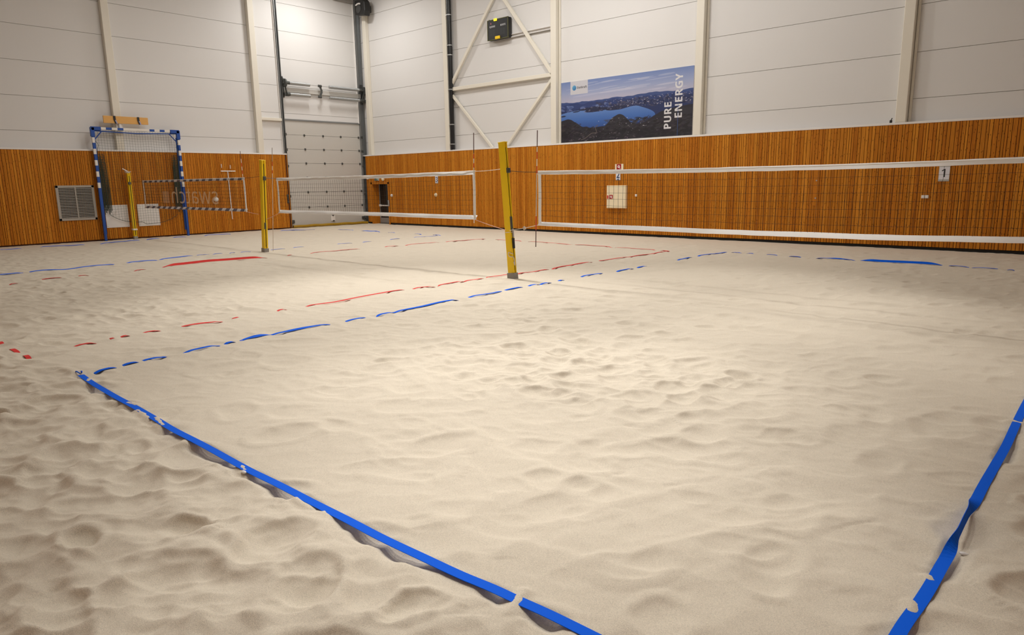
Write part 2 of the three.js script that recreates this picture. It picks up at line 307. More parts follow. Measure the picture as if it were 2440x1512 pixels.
// sand stays below a free tape and is scuffed out under its edge
for (const t of TAPES) { const c = t.st.map(p => t.along === 'x' ? p.x : p.z), o = t.st.map(p => t.along === 'x' ? p.z : p.x); t.c0 = Math.min(c[0], c[c.length - 1]); t.c1 = Math.max(c[0], c[c.length - 1]); t.o0 = Math.min(...o) - 0.2; t.o1 = Math.max(...o) + 0.2; }
function underTapes(x, z, h0) {
  let d = 0, h = h0;
  TAPES.forEach((t, k) => {
    const c = t.along === 'x' ? x : z, o = t.along === 'x' ? z : x; if (o < t.o0 || o > t.o1 || c < t.c0 || c > t.c1) return;
    const n = t.st.length, i0 = t.along === 'x' ? t.st[0].x : t.st[0].z, i1 = t.along === 'x' ? t.st[n - 1].x : t.st[n - 1].z, p = t.st[Math.max(0, Math.min(n - 1, Math.round((c - i0) / (i1 - i0) * (n - 1))))];
    const e = o - (t.along === 'x' ? p.z : p.x), far = Math.abs(e); if (far > 0.12) return;
    const show = inShow(t, c), lift = 0.5 * t.width * Math.abs(Math.sin(p.tilt));
    h = Math.min(h, p.y - lift - 0.004 + Math.max(0, far - t.width / 2 - 0.012) * 0.9 + (1 - show) * 0.06);
    const q = t.near ? (e - 0.02) / 0.075 : (e - 0.008) / 0.055; if (Math.abs(q) < 1) d = Math.max(d, (t.near ? ss(0.0, 0.3, nz(c * 2.1, k * 3.7, 0.5)) : ss(0.05, 0.3, nz(c * 2.3, k * 3.7, 0.5))) * show * (t.near ? 0.036 : 0.05) * (1 - q * q));
  });
  return Math.min(h, h0) - d;
}
function sandHeight(x, z) {
  let h = underTapes(x, z, field(x, z));
  for (const [px, pz, a, b, g, y] of SPILLS) {
    const dx = x - px, dz = z - pz; if (Math.abs(dx) > 0.4 || Math.abs(dz) > 0.4) continue;
    const c = Math.cos(R(g)), s = Math.sin(R(g)), u = Math.max(0, Math.abs(dx * c + dz * s) - a), v = Math.max(0, Math.abs(-dx * s + dz * c) - b);
    h = Math.max(h, y + 0.006 + 0.006 * nz(x * 17, z * 17, 4) - 0.5 * Math.hypot(u, v));
  }
  return h;
}
function axis(a, b, c, near, min, k, max) { // spacing grows away from c
  const out = []; let v = c;
  while (v > a) { out.push(v); v -= Math.min(max, Math.max(min, Math.abs(v - c) * k, min)); } out.push(a); out.reverse(); v = c;
  while (v < b) { v += Math.min(max, Math.max(min, Math.abs(v - c) * k)); out.push(Math.min(v, b)); } return out;
}
{
  const xs = axis(WX - 0.3, EX + 0.1, 7.4, 0, 0.018, 0.0052, 0.12), zs = axis(WZ - 0.3, FZ + 0.1, 0.2, 0, 0.018, 0.0052, 0.12), nx = xs.length, nzn = zs.length;
  const P = new Float32Array(nx * nzn * 3), U = new Float32Array(nx * nzn * 2), I = new Uint32Array((nx - 1) * (nzn - 1) * 6); let k = 0, q = 0;
  for (let j = 0; j < nzn; j++) for (let i = 0; i < nx; i++) { P[k * 3] = xs[i]; P[k * 3 + 1] = sandHeight(xs[i], zs[j]); P[k * 3 + 2] = zs[j]; U[k * 2] = xs[i] / 0.62; U[k * 2 + 1] = zs[j] / 0.62; k++; }
  for (let j = 0; j < nzn - 1; j++) for (let i = 0; i < nx - 1; i++) { const a = j * nx + i, b = a + 1, c = a + nx, d = c + 1; I[q++] = a; I[q++] = c; I[q++] = b; I[q++] = b; I[q++] = c; I[q++] = d; }
  const g = new THREE.BufferGeometry(); g.setAttribute('position', new THREE.BufferAttribute(P, 3)); g.setAttribute('uv', new THREE.BufferAttribute(U, 2)); g.setIndex(new THREE.BufferAttribute(I, 1)); g.computeVertexNormals();
  const f = structure('floor', 'pale trampled sand covering the whole hall floor');
  part(f, 'sand_surface', g, M.sand);
  part(f, 'base_slab', span(PX - 0.3, -0.75, PZ - 0.9, EX + 0.3, -0.45, FZ + 0.3), M.grey);
}
for (const t of TAPES) {
  const st = t.st.map((p, i) => {
    const a = t.st[Math.max(0, i - 1)], b = t.st[Math.min(t.st.length - 1, i + 1)], L = Math.hypot(b.x - a.x, b.z - a.z), ax = -(b.z - a.z) / L, az = (b.x - a.x) / L, c = Math.cos(p.tilt) * t.width / 2, s = Math.sin(p.tilt) * t.width / 2;
    return { p: [p.x, p.y, p.z], a: [ax * c, -s * Math.sign(t.along === 'x' ? az : ax), az * c] };
  });
  single('court_tape', t.label, 'court line', ribbon(st, 0.003), M[t.color]);
}
{ // loop of tape at the near left corner
  const y = sandHeight(0.05, 0.0);
  single('corner_loop', 'small blue loop of cord tying the tapes at the near left court corner', 'loop', tube([[0.10, y + 0.012, 0.02], [0.03, y + 0.022, 0.03], [-0.03, y + 0.01, 0.02], [-0.025, y + 0.002, -0.02], [0.03, y + 0.016, -0.02], [0.09, y + 0.012, 0.0]], 0.006, 32, 6), M.tapeBlue);
}
for (const [x, z, r, l] of [[4.045, 0.118, 0.017, 'white pebble on the sand below the middle of the near blue tape'], [8.085, -1.95, 0.016, 'white pebble lying on the twisted right-hand blue tape']]) {
  const g = new THREE.IcosahedronGeometry(r, 2); g.scale(1.5, 0.6, 0.9); single('pebble', l, 'pebble', g, M.white, [x, sandHeight(x, z) + 0.006, z]);
}

// ------------------------------------------------------------------ walls
const SLATS = [0.052, 0.074, 0.098], GAP = 0.011, SLAT_TINT = [[0.66, 0.238, 0.020], [0.60, 0.206, 0.014], [0.75, 0.286, 0.027], [0.56, 0.180, 0.012], [0.64, 0.218, 0.017]];
const slatVariants = SLATS.map(w => Array.from({ length: 8 }, (_, v) => {
  const h = WH - 0.03 - 0.055, c = 0.003, d = 0.016, s = [[-w / 2, 0], [-w / 2, d - c], [-w / 2 + c, d], [w / 2 - c, d], [w / 2, d - c], [w / 2, 0]];
  const pos = [], uv = [], nor = [], col = [], tint = SLAT_TINT[(v * 3 + Math.round(w * 1000)) % 5], u0 = rnd(), v0 = rnd();
  let U = 0;
  for (let i = 0; i < s.length - 1; i++) {
    const [x0, z0] = s[i], [x1, z1] = s[i + 1], L = Math.hypot(x1 - x0, z1 - z0), n = [-(z1 - z0) / L, 0, (x1 - x0) / L], u1 = U + L;
    for (const [x, y, z, u] of [[x0, 0, z0, U], [x1, 0, z1, u1], [x1, h, z1, u1], [x0, 0, z0, U], [x1, h, z1, u1], [x0, h, z0, U]]) { pos.push(x, y, z); nor.push(...n); uv.push(u0 + u / 0.5, v0 + y / 3.5); col.push(...tint); }
    U = u1;
  }
  for (const [y, n] of [[0, -1], [h, 1]]) for (const k of n < 0 ? [0, 5, 4, 0, 4, 1, 1, 4, 3, 1, 3, 2] : [0, 4, 5, 0, 1, 4, 1, 3, 4, 1, 2, 3]) { pos.push(s[k][0], y, s[k][1]); nor.push(0, n, 0); uv.push(u0, v0); col.push(...tint); }
  const g = new THREE.BufferGeometry(); g.setAttribute('position', new THREE.Float32BufferAttribute(pos, 3)); g.setAttribute('normal', new THREE.Float32BufferAttribute(nor, 3)); g.setAttribute('uv', new THREE.Float32BufferAttribute(uv, 2)); g.setAttribute('color', new THREE.Float32BufferAttribute(col, 3)); return g;
}));
// runs of slats: individually placed where they can be told apart, joined beyond
function slatRun(wall, from, to, place, apart, skip) {
  const far = [];
  for (let p = from; p < to;) {
    const k = rnd() < 0.36 ? 0 : rnd() < 0.55 ? 1 : 2, w = SLATS[k], v = Math.floor(rnd() * 8), c = p + w / 2; p += w + GAP; if (p > to + 0.03) break;
    if (skip && c + w / 2 > skip[0] && c - w / 2 < skip[1]) { if (skip[2]) far.push(place(slatVariants[k][v].clone().scale(1, (WH - 0.03 - skip[2]) / (WH - 0.085), 1).translate(0, skip[2] - 0.055, 0), c)); continue; }
    if (apart(c)) { const m = part(wall, 'slat', slatVariants[k][v], M.wood); const [pos, turn] = place(null, c); m.position.set(...pos); m.rotation.y = turn; }
    else far.push(place(slatVariants[k][v].clone(), c));
  }
  if (far.length) { const m = part(wall, 'slats', mergeGeometries(far), M.wood); m.userData.kind = 'stuff'; }
}
// sandwich panels: rows between the joints, one piece per bay
function panelRows(wall, bays, put, rows = [WH - 0.15, ...JOINTS, CH]) {
  for (const [a, b, top] of bays) for (let i = 0; i < rows.length - 1; i++) { const y0 = rows[i] + 0.006, y1 = rows[i + 1] - 0.006; if (top && y0 < top) continue; part(wall, 'panel', put(a + 0.004, b - 0.004, y0, y1), M.panel); }
}
const COLS = [-15.17, -9.04, -2.90, 3.24, 9.38], COLW = 0.275;
const DX0 = -20.93, DX1 = -19.66, DTOP = 2.0;      // exit door opening
{
  const w = structure('wall_back', 'long wall of white panels above a slatted wooden wainscot');
  part(w, 'backing', [span(PX - 0.3, WH - 0.2, PZ - 0.02, EX + 0.3, CH, PZ - 0.3), span(PX - 0.3, -0.5, PZ + 0.0, DX0 - 0.03, WH - 0.1, PZ - 0.3), span(DX1 + 0.03, -0.5, PZ + 0.0, EX + 0.3, WH - 0.1, PZ - 0.3), span(DX0 - 0.03, DTOP + 0.03, PZ, DX1 + 0.03, WH - 0.1, PZ - 0.3), span(PX - 0.3, -0.5, PZ - 0.3, DX1 + 0.8, WH, PZ - 0.35)], M.joint);
  panelRows(w, [[PX, COLS[0]], [COLS[0], COLS[1]], [COLS[1], COLS[2]], [COLS[2], COLS[3]], [COLS[3], COLS[4]], [COLS[4], EX]], (a, b, y0, y1) => span(a, y0, PZ, b, y1, PZ - 0.05, 0.003));
  part(w, 'batten_board', [span(WX, 0.085, PZ, DX0 - 0.03, WH - 0.02, WZ - 0.016), span(DX1 + 0.03, 0.085, PZ, EX, WH - 0.02, WZ - 0.016), span(DX0 - 0.03, DTOP + 0.03, PZ, DX1 + 0.03, WH - 0.02, WZ - 0.016)], M.woodDark);
  part(w, 'base_gap', [span(WX, -0.3, PZ, DX0 - 0.03, 0.085, WZ - 0.05), span(DX1 + 0.03, -0.3, PZ, EX, 0.085, WZ - 0.05)], M.rubber);
  slatRun(w, WX + 0.01, 7.0, (g, c) => g ? g.translate(c, 0.09, WZ - 0.016) : [[c, 0.09, WZ - 0.016], 0], c => c > -9.6 && c < 6.4, [DX0 - 0.01, DX1 + 0.01, DTOP + 0.02]);
  slatRun(w, 7.0, EX, (g, c) => g.translate(c, 0.09, WZ - 0.016), () => false);
  structure('trim_1', 'white ledge board on top of the long wooden wainscot').add(new THREE.Group());
  const t = scene.getObjectByName('trim_1'); t.clear(); part(t, 'ledge_board', span(WX - 0.2, WH - 0.028, PZ, EX, WH + 0.03, WZ + 0.012, 0.006), M.white);
}
const SZ = -15.17, SZ1 = -19.60;                    // overhead door opening on the left wall
{
  const w = structure('wall_left', 'white panel wall above slatted wood, with the overhead door at its far end');
  part(w, 'backing', [span(PX - 0.02, 5.02, PZ - 0.3, PX - 0.3, CH, FZ + 0.3), span(PX - 0.02, -0.5, SZ, PX - 0.3, 5.02, FZ + 0.3), span(PX - 0.02, -0.5, SZ1 - 0.1, PX - 0.3, 5.02, PZ - 0.3)], M.joint);
  panelRows(w, [[-13.95, -8.06], [-8.06, -2.1], [-2.1, FZ]], (a, b, y0, y1) => span(PX, y0, a, PX - 0.05, y1, b, 0.003));
  panelRows(w, [[SZ, -13.95]], (a, b, y0, y1) => span(PX, y0, a, PX - 0.05, y1, b, 0.003));
  panelRows(w, [[PZ, SZ]], (a, b, y0, y1) => span(PX, y0, a, PX - 0.05, y1, b, 0.003), [5.03, 5.305, ...JOINTS.slice(2), CH]);
  part(w, 'batten_board', [span(PX, -0.3, SZ + 0.03, WX - 0.016, WH - 0.02, FZ)], M.woodDark);
  part(w, 'end_board', span(PX, 0.03, SZ, WX, WH - 0.02, SZ + 0.03), M.woodPlain);
  slatRun(w, -FZ, -SZ - 0.03, (g, c) => g.rotateY(Math.PI / 2).translate(WX - 0.016, 0.055, -c), () => false);
  const t = structure('trim_2', 'white ledge board on top of the left wooden wainscot'); part(t, 'ledge_board', span(PX, WH - 0.028, SZ, WX + 0.012, WH + 0.03, FZ, 0.006), M.white);
}
{
  const e = structure('wall_right', 'white wall with wooden lower half to the right of the courts'); part(e, 'panel', span(EX, WH, PZ, EX + 0.3, CH, FZ + 0.3), M.panel); part(e, 'board', span(EX, -0.5, PZ, EX + 0.3, WH, FZ + 0.3), M.woodPlain);
  const f = structure('wall_front', 'white wall with wooden lower half behind the photographer'); part(f, 'panel', span(PX - 0.3, WH, FZ, EX + 0.3, CH, FZ + 0.3), M.panel); part(f, 'board', span(PX - 0.3, -0.5, FZ, EX + 0.3, WH, FZ + 0.3), M.woodPlain);
  const c = structure('ceiling', 'grey hall ceiling'); part(c, 'deck', span(PX - 0.3, CH, PZ - 0.3, EX + 0.3, CH + 0.3, FZ + 0.3), M.ceiling);
}

// ------------------------------------------------------------------ steel frame
const colName = ['cream steel column with a black pipe running down its right side', 'cream steel column between the scoreboard bay and the landscape poster', 'cream steel column at the right edge of the landscape poster', 'broad cream steel column at the upper right of the long wall'];
COLS.forEach((x, i) => {
  if (i > 3) return;
  const g = thing('steel_column', colName[i], 'column', [x, WH + 0.03, PZ], 'steel columns on the long wall');
  part(g, 'post', box(COLW, CH - WH - 0.03, 0.22, 0, (CH - WH - 0.03) / 2, 0.11, 0.02), M.column);
  if (i > 0) part(g, 'edge_strip', box(0.07, CH - WH - 0.03, 0.05, COLW / 2 + 0.045, (CH - WH - 0.03) / 2, 0.025, 0.01), M.column);
});
{
  const g = thing('steel_column', 'cream steel column in the far corner beside the overhead door', 'column', [-21.02, WH + 0.03, PZ], 'steel columns on the long wall');
  part(g, 'post', box(0.26, CH - WH - 0.03, 0.2, 0, (CH - WH - 0.03) / 2, 0.1, 0.02), M.column);
  for (const [z, l] of [[-8.06, 'cream steel column rising behind the handball goal and wooden board'], [-13.95, 'cream steel column beside the overhead door on the left wall']]) {
    const c = thing('steel_column', l, 'column', [PX, WH + 0.03, z], 'steel columns on the left wall'); part(c, 'post', box(0.22, CH - WH - 0.03, 0.27, 0.11, (CH - WH - 0.03) / 2, 0, 0.02), M.column);
  }
  const bz = -19.71, brace = (l, a, b, w = 0.13) => single('steel_brace', l, 'brace', bar([a[0], a[1], bz], [b[0], b[1], bz], w, 0.1, [0, 0, 1], 0.015), M.column, [0, 0, 0], 'cream braces of the scoreboard bay');
  brace('cream diagonal brace rising from the black pipe to the frame top, left of scoreboard', [-15.03, 6.15], [-11.95, 9.75]);
  brace('cream diagonal brace falling from the frame top to the right of the scoreboard', [-9.15, 6.1], [-12.05, 9.75], 0.15);
  brace('cream horizontal brace between two columns below the scoreboard', [-15.06, 6.08], [-9.15, 6.08], 0.15);
  brace('cream diagonal brace sloping down from the black pipe to the wooden wainscot', [-15.0, 5.95], [-12.45, 3.45], 0.11);
  brace('cream diagonal brace sloping down left from the poster-side column to the wainscot', [-9.15, 5.95], [-11.68, 3.45], 0.11);
  single('wall_girt', 'short cream girt between left wall column and overhead door rail', 'girt', span(PX, 4.93, -14.09, PX + 0.14, 5.05, -15.12, 0.012), M.column);
  const p = thing('black_pipe', 'black downpipe on the right side of a cream column', 'pipe', [-14.9, WH + 0.03, PZ + 0.16]);
  part(p, 'pipe', new THREE.CylinderGeometry(0.1, 0.1, 8.2, 20).translate(0, 4.1, 0), M.blackGloss);
  for (const y of [0.25, 1.1, 2.6, 4.05, 4.45, 5.7, 7.2]) part(p, 'clamp', [new THREE.CylinderGeometry(0.112, 0.112, 0.04, 20).translate(0, y, 0), box(0.05, 0.03, 0.06, -0.09, y, 0.05)], M.galv);
  part(p, 'coupling', new THREE.CylinderGeometry(0.115, 0.115, 0.28, 20).translate(0, 4.25, 0), M.blackGloss);
  const tr = thing('cable_tray', 'narrow white cable tray running from the scoreboard to the right column', 'cable tray', [-11.4, 7.75, PZ]);
  part(tr, 'tray', [span(0, 0, 0, 2.2, 0.01, 0.09), span(0, 0.12, 0, 2.2, 0.13, 0.09), span(0, 0, 0, 2.2, 0.13, 0.01), span(0, 0, 0.08, 2.2, 0.035, 0.09)], M.white);
}

// ------------------------------------------------------------------ overhead sectional door
{
  const d = structure('door_1', 'grey sectional overhead door with torsion springs in the far corner', [PX, 0, 0]);
  const J = [0.06, 0.95, 1.67, 2.36, 3.035, 3.69, 4.34, 5.0];
  for (let i = 0; i < 7; i++) {
    const p = part(d, 'door_panel', span(-0.06, J[i] + 0.005, SZ - 0.02, 0.0, J[i + 1] - 0.005, SZ1, 0.006), M.doorPanel);
    if (i) for (const z of [-15.28, -16.3, -17.33, -18.34, -19.4]) part(p, 'hinge', [box(0.03, 0.10, 0.07, 0.015, J[i], z, 0.008), rod([0.035, J[i], z - 0.045], [0.035, J[i], z + 0.045], 0.014)], M.steelDark);
  }
  part(d, 'bottom_seal', span(-0.06, -0.02, SZ - 0.02, 0.02, 0.07, SZ1), M.rubber);
  part(d, 'top_rail', span(-0.02, 4.985, SZ - 0.02, 0.04, 5.06, SZ1, 0.008), M.steel);
  for (const [z, w] of [[-15.2, 0.12], [-19.62, 0.26]]) {
    const r = part(d, 'guide_rail', [span(0.02, 0.05, z + w / 2, 0.14, CH - 0.3, z + w / 2 - 0.02), span(0.0, 0.05, z - w / 2 + 0.02, 0.14, CH - 0.3, z - w / 2, 0.004), span(0.0, 0.05, z - w / 2, 0.02, CH - 0.3, z + w / 2)], M.steel);
    for (const y of [0.25, 1.5, 2.9, 3.65, 4.35]) part(r, 'roller_bracket', [box(0.06, 0.12, 0.1, 0.12, y, z + (z > -17 ? -0.05 : 0.08), 0.01)], M.steelDark);
  }
  part(d, 'lining', span(0.0, 5.03, -19.47, 0.07, CH - 0.3, -19.44), M.white);
  part(d, 'lining', span(0.0, 3.5, -15.1, 0.07, CH - 0.3, -15.13), M.white);
  part(d, 'head_beam', span(0.0, 10.72, -18.35, 0.16, 10.86, -19.44), M.grey);
  // two shafts with springs on bearing plates
  const x0 = 0.26;
  const s = part(d, 'spring_shaft', [rod([x0, 6.64, -15.25], [x0, 6.64, -19.75], 0.013, 10), rod([x0, 6.14, -15.45], [x0, 6.14, -19.72], 0.013, 10)], M.galv);
  for (const y of [6.64, 6.14]) for (const [a, b] of [[-15.55, -16.62], [-17.68, -19.45]]) {
    const coil = []; const n = 46; for (let i = 0; i < n; i++) coil.push(new THREE.TorusGeometry(0.062, 0.0155, 5, 14).translate(0, 0, a + (b - a) * (i + 0.5) / n).translate(x0, y, 0));
    part(s, 'torsion_spring', [...coil, rod([x0, y, a], [x0, y, b], 0.058, 14)], M.galv);
  }
  for (const z of [-15.5, -19.5]) for (const y of [6.64, 6.14]) part(s, 'spring_cone', rod([x0, y, z + 0.09], [x0, y, z - 0.06], 0.075, 14), M.steelDark);
  part(d, 'bearing_plate', [bar([x0, 6.68, -17.15], [x0 - 0.02, 6.4, -17.28], 0.09, 0.03, [1, 0, 0]), bar([x0 - 0.02, 6.4, -17.28], [x0, 6.1, -17.13], 0.09, 0.03, [1, 0, 0]), rod([x0, 6.64, -17.09], [x0, 6.64, -17.25], 0.06, 12), rod([x0, 6.14, -17.06], [x0, 6.14, -17.22], 0.06, 12)], M.steelDark);
  for (const [z, sg] of [[-15.32, 1], [-19.72, -1]]) part(d, 'end_bracket', [new THREE.CylinderGeometry(0.19, 0.19, 0.07, 22).rotateX(Math.PI / 2).translate(x0, 6.62, z), new THREE.CylinderGeometry(0.1, 0.1, 0.12, 16).rotateX(Math.PI / 2).translate(x0, 6.14, z - 0.12 * sg), span(0.0, 6.0, z - 0.05, 0.1, 6.85, z + 0.05), extrude([[0, 0], [0.3, 0], [0.16, 0.34], [0, 0.34]], 0.03).translate(0.02, 6.58, z + 0.03), span(0.0, 6.06, z - 0.08, x0, 6.2, z + 0.02), bar([x0, 6.62, z], [x0 - 0.04, 6.1, z - 0.12 * sg], 0.07, 0.04, [0, 0, 1])], M.steelDark);
  part(d, 'crossbar', span(0.08, 6.26, -15.4, 0.12, 6.46, -19.6, 0.01), M.doorPanel);
  part(d, 'lift_handle', [box(0.03, 0.26, 0.24, 0.015, 0.36, -17.6, 0.01)], M.white);
  part(d, 'handle_grip', [box(0.05, 0.05, 0.09, 0.03, 0.5, -17.6, 0.01), box(0.05, 0.05, 0.09, 0.03, 0.24, -17.62, 0.01)], M.steelDark);
  for (const z of [-15.36, -19.42]) part(d, 'corner_bracket', box(0.07, 0.16, 0.17, 0.035, 0.3, z, 0.03), M.steelDark);
  const hz = canvasTexture(512, 32, (g, w, h) => { g.fillStyle = '#c79a12'; g.fillRect(0, 0, w, h); g.fillStyle = '#5a4a10'; for (let x = -32; x < w; x += 22) { g.beginPath(); g.moveTo(x, h); g.lineTo(x + 8, h); g.lineTo(x + 24, 0); g.lineTo(x + 16, 0); g.fill(); } });
  hz.wrapS = hz.wrapT = THREE.RepeatWrapping; hz.repeat.set(6, 1);
  const pts = []; for (let i = 0; i <= 14; i++) { const z = -15.2 - i * 4.3 / 14; pts.push([WX + 0.06 + 0.05 * Math.sin(i * 1.3), 0.06 + 0.05 * Math.exp(-((i - 9) ** 2) / 6) * 0.3 + 0.008 * Math.sin(i * 2.1) + (i < 7 ? 0.02 : 0), z]); }
  single('hazard_hose', 'yellow and black striped padding hose along the foot of the overhead door', 'hose', tube(pts, 0.065, 80, 10), std(C(1, 1, 1), 0.6, { map: hz }));
  single('pull_handle', 'dark pull handle on the wood beside the overhead door', 'handle', [box(0.04, 0.42, 0.06, 0, 0.21, 0, 0.012), box(0.06, 0.06, 0.09, 0.01, 0.36, 0, 0.015), box(0.06, 0.06, 0.09, 0.01, 0.06, 0, 0.015)], M.steelDark, [WX + 0.02, 1.18, -15.05]);
}

// ------------------------------------------------------------------ exit door in its wooden recess
{
  const d = structure('door_2', 'dark recessed exit door with a white push bar', [0, 0, 0]);
  const zb = PZ - 0.18;
  part(d, 'reveal', span(DX0 - 0.02, 0.0, WZ, DX0, DTOP, zb), M.woodPlain); part(d, 'reveal', span(DX1, 0.0, WZ, DX1 + 0.02, DTOP, zb), M.woodPlain); part(d, 'reveal', span(DX0, DTOP, WZ, DX1, DTOP + 0.02, zb), M.woodPlain);
  part(d, 'casing', [span(DX0 - 0.12, 0.0, WZ, DX0, DTOP + 0.1, WZ + 0.022, 0.004), span(DX1, 0.0, WZ, DX1 + 0.1, DTOP + 0.1, WZ + 0.022, 0.004), span(DX0 - 0.12, DTOP, WZ, DX1 + 0.1, DTOP + 0.12, WZ + 0.022, 0.004)], M.woodPlain);
  const leaf = part(d, 'door_leaf', span(DX0 + 0.05, 0.02, zb, DX1, DTOP, zb - 0.05, 0.006), M.glassDark);
  part(leaf, 'leaf_frame', [span(DX0 + 0.0, 0.02, zb + 0.02, DX0 + 0.07, DTOP, zb - 0.05), span(DX1 - 0.06, 0.02, zb + 0.02, DX1, DTOP, zb - 0.05), span(DX0, 0.02, zb + 0.015, DX1, 0.3, zb - 0.03)], M.grey);
  part(leaf, 'push_bar', [rod([DX0 + 0.08, 0.92, zb + 0.09], [DX1 - 0.08, 0.92, zb + 0.09], 0.03, 12), box(0.07, 0.12, 0.1, DX0 + 0.1, 0.92, zb + 0.05), box(0.07, 0.12, 0.1, DX1 - 0.1, 0.92, zb + 0.05)], M.white);
  part(d, 'latch_box', box(0.08, 0.3, 0.05, DX1 + 0.06, 1.06, WZ + 0.04, 0.01), M.galv);
  const ex = thing('exit_sign', 'small green exit sign above the recessed dark door', 'exit sign', [-20.5, 2.17, WZ]);
  part(ex, 'housing', box(0.34, 0.16, 0.05, 0, 0.08, 0.025, 0.01), M.white);
  part(ex, 'sign_face', new THREE.PlaneGeometry(0.31, 0.14).translate(0, 0.08, 0.052), std(C(1, 1, 1), 0.4, { map: canvasTexture(128, 64, (g) => { g.fillStyle = '#123c34'; g.fillRect(0, 0, 128, 64); g.fillStyle = '#b9d6cd'; g.fillRect(84, 8, 30, 48); g.beginPath(); g.arc(62, 15, 6, 0, 7); g.fill(); g.lineWidth = 6; g.strokeStyle = '#b9d6cd'; g.beginPath(); g.moveTo(60, 22); g.lineTo(52, 38); g.lineTo(64, 46); g.lineTo(60, 58); g.moveTo(52, 38); g.lineTo(38, 52); g.moveTo(44, 30); g.lineTo(58, 24); g.lineTo(74, 32); g.stroke(); g.beginPath(); g.moveTo(12, 32); g.lineTo(28, 20); g.lineTo(28, 44); g.fill(); }) }));
  const lampShape = () => [new THREE.SphereGeometry(0.085, 16, 10, 0, Math.PI * 2, 0, Math.PI / 2).rotateX(Math.PI / 2), new THREE.CylinderGeometry(0.09, 0.09, 0.03, 18).rotateX(Math.PI / 2)];
  single('wall_lamp', 'small round cream lamp beside the green exit sign', 'lamp', lampShape(), M.cream, [-20.0, 2.24, WZ + 0.012]);
  single('wall_button', 'round white fitting on the wood just right of the exit door', 'fitting', lampShape().map(g => g.scale(0.8, 0.8, 0.8)), M.white, [-19.36, 1.44, WZ + 0.012]);
  single('wall_button', 'round cream fitting on the wood below the number 3 sign', 'fitting', lampShape().map(g => g.scale(0.95, 0.95, 0.95)), M.cream, [-16.06, 1.475, WZ + 0.012]);
  single('wall_button', 'round white fitting on the left wood wall seen through the checkered net', 'fitting', lampShape().map(g => g.scale(1.15, 1.15, 1.15).rotateY(Math.PI / 2)), M.white, [WX + 0.012, 1.46, -11.62]);
  single('wall_sensor', 'small white block on the wood at the corner beside the overhead door', 'sensor', box(0.1, 0.09, 0.07, 0, 0, 0.035, 0.015), M.white, [-21.25, 2.3, WZ]);
}

// ------------------------------------------------------------------ wall things on the long wall
const plateText = (w, h, draw) => std(C(1, 1, 1), 0.45, { map: canvasTexture(w, h, draw) });
function numberSign(n, x, y0, w, h, label, ink, font, paper) {
  const g = thing('court_number_sign', label, 'sign', [x, y0, WZ], 'court number signs');
  part(g, 'plate', box(w, h, 0.012, 0, h / 2, 0.008), M.galv);
  part(g, 'sheet', new THREE.PlaneGeometry(w * 0.96, h * (paper || 0.8)).translate(0, h / 2, 0.016), plateText(128, 192, (c) => { c.fillStyle = '#e6e6ec'; c.fillRect(0, 0, 128, 192); c.fillStyle = ink; c.font = font; c.textAlign = 'center'; c.textBaseline = 'middle'; c.fillText(n, 64, 96); if (n === '2') { c.fillStyle = '#56688c'; c.beginPath(); c.ellipse(64, 186, 34, 14, 0, 0, 7); c.fill(); } if (n === '3') { c.fillRect(30, 172, 70, 8); } }));
}
numberSign('1', 4.43, 1.86, 0.255, 0.43, 'grey plate with a black figure 1 at the right of the long wall', '#08080c', '176px sans-serif', 0.76);
numberSign('2', -5.97, 2.02, 0.2, 0.36, 'white sheet with a blue figure 2 above the cream hose cabinet', '#24406e', 'bold 176px sans-serif', 0.94);
numberSign('3', -15.97, 2.0, 0.2, 0.36, 'small white sheet with a figure 3 right of the exit door', '#40407c', 'bold 176px sans-serif', 0.94);
const hose = (c) => { c.fillStyle = '#a51a22'; c.fillRect(0, 0, 64, 64); c.fillStyle = '#f2e6e2'; c.beginPath(); c.arc(30, 30, 17, 0, 7); c.fill(); c.fillStyle = '#a51a22'; c.beginPath(); c.arc(30, 30, 6, 0, 7); c.fill(); c.strokeStyle = '#f2e6e2'; c.lineWidth = 6; c.beginPath(); c.moveTo(44, 30); c.lineTo(44, 52); c.lineTo(56, 56); c.stroke(); c.fillRect(50, 8, 8, 20); };
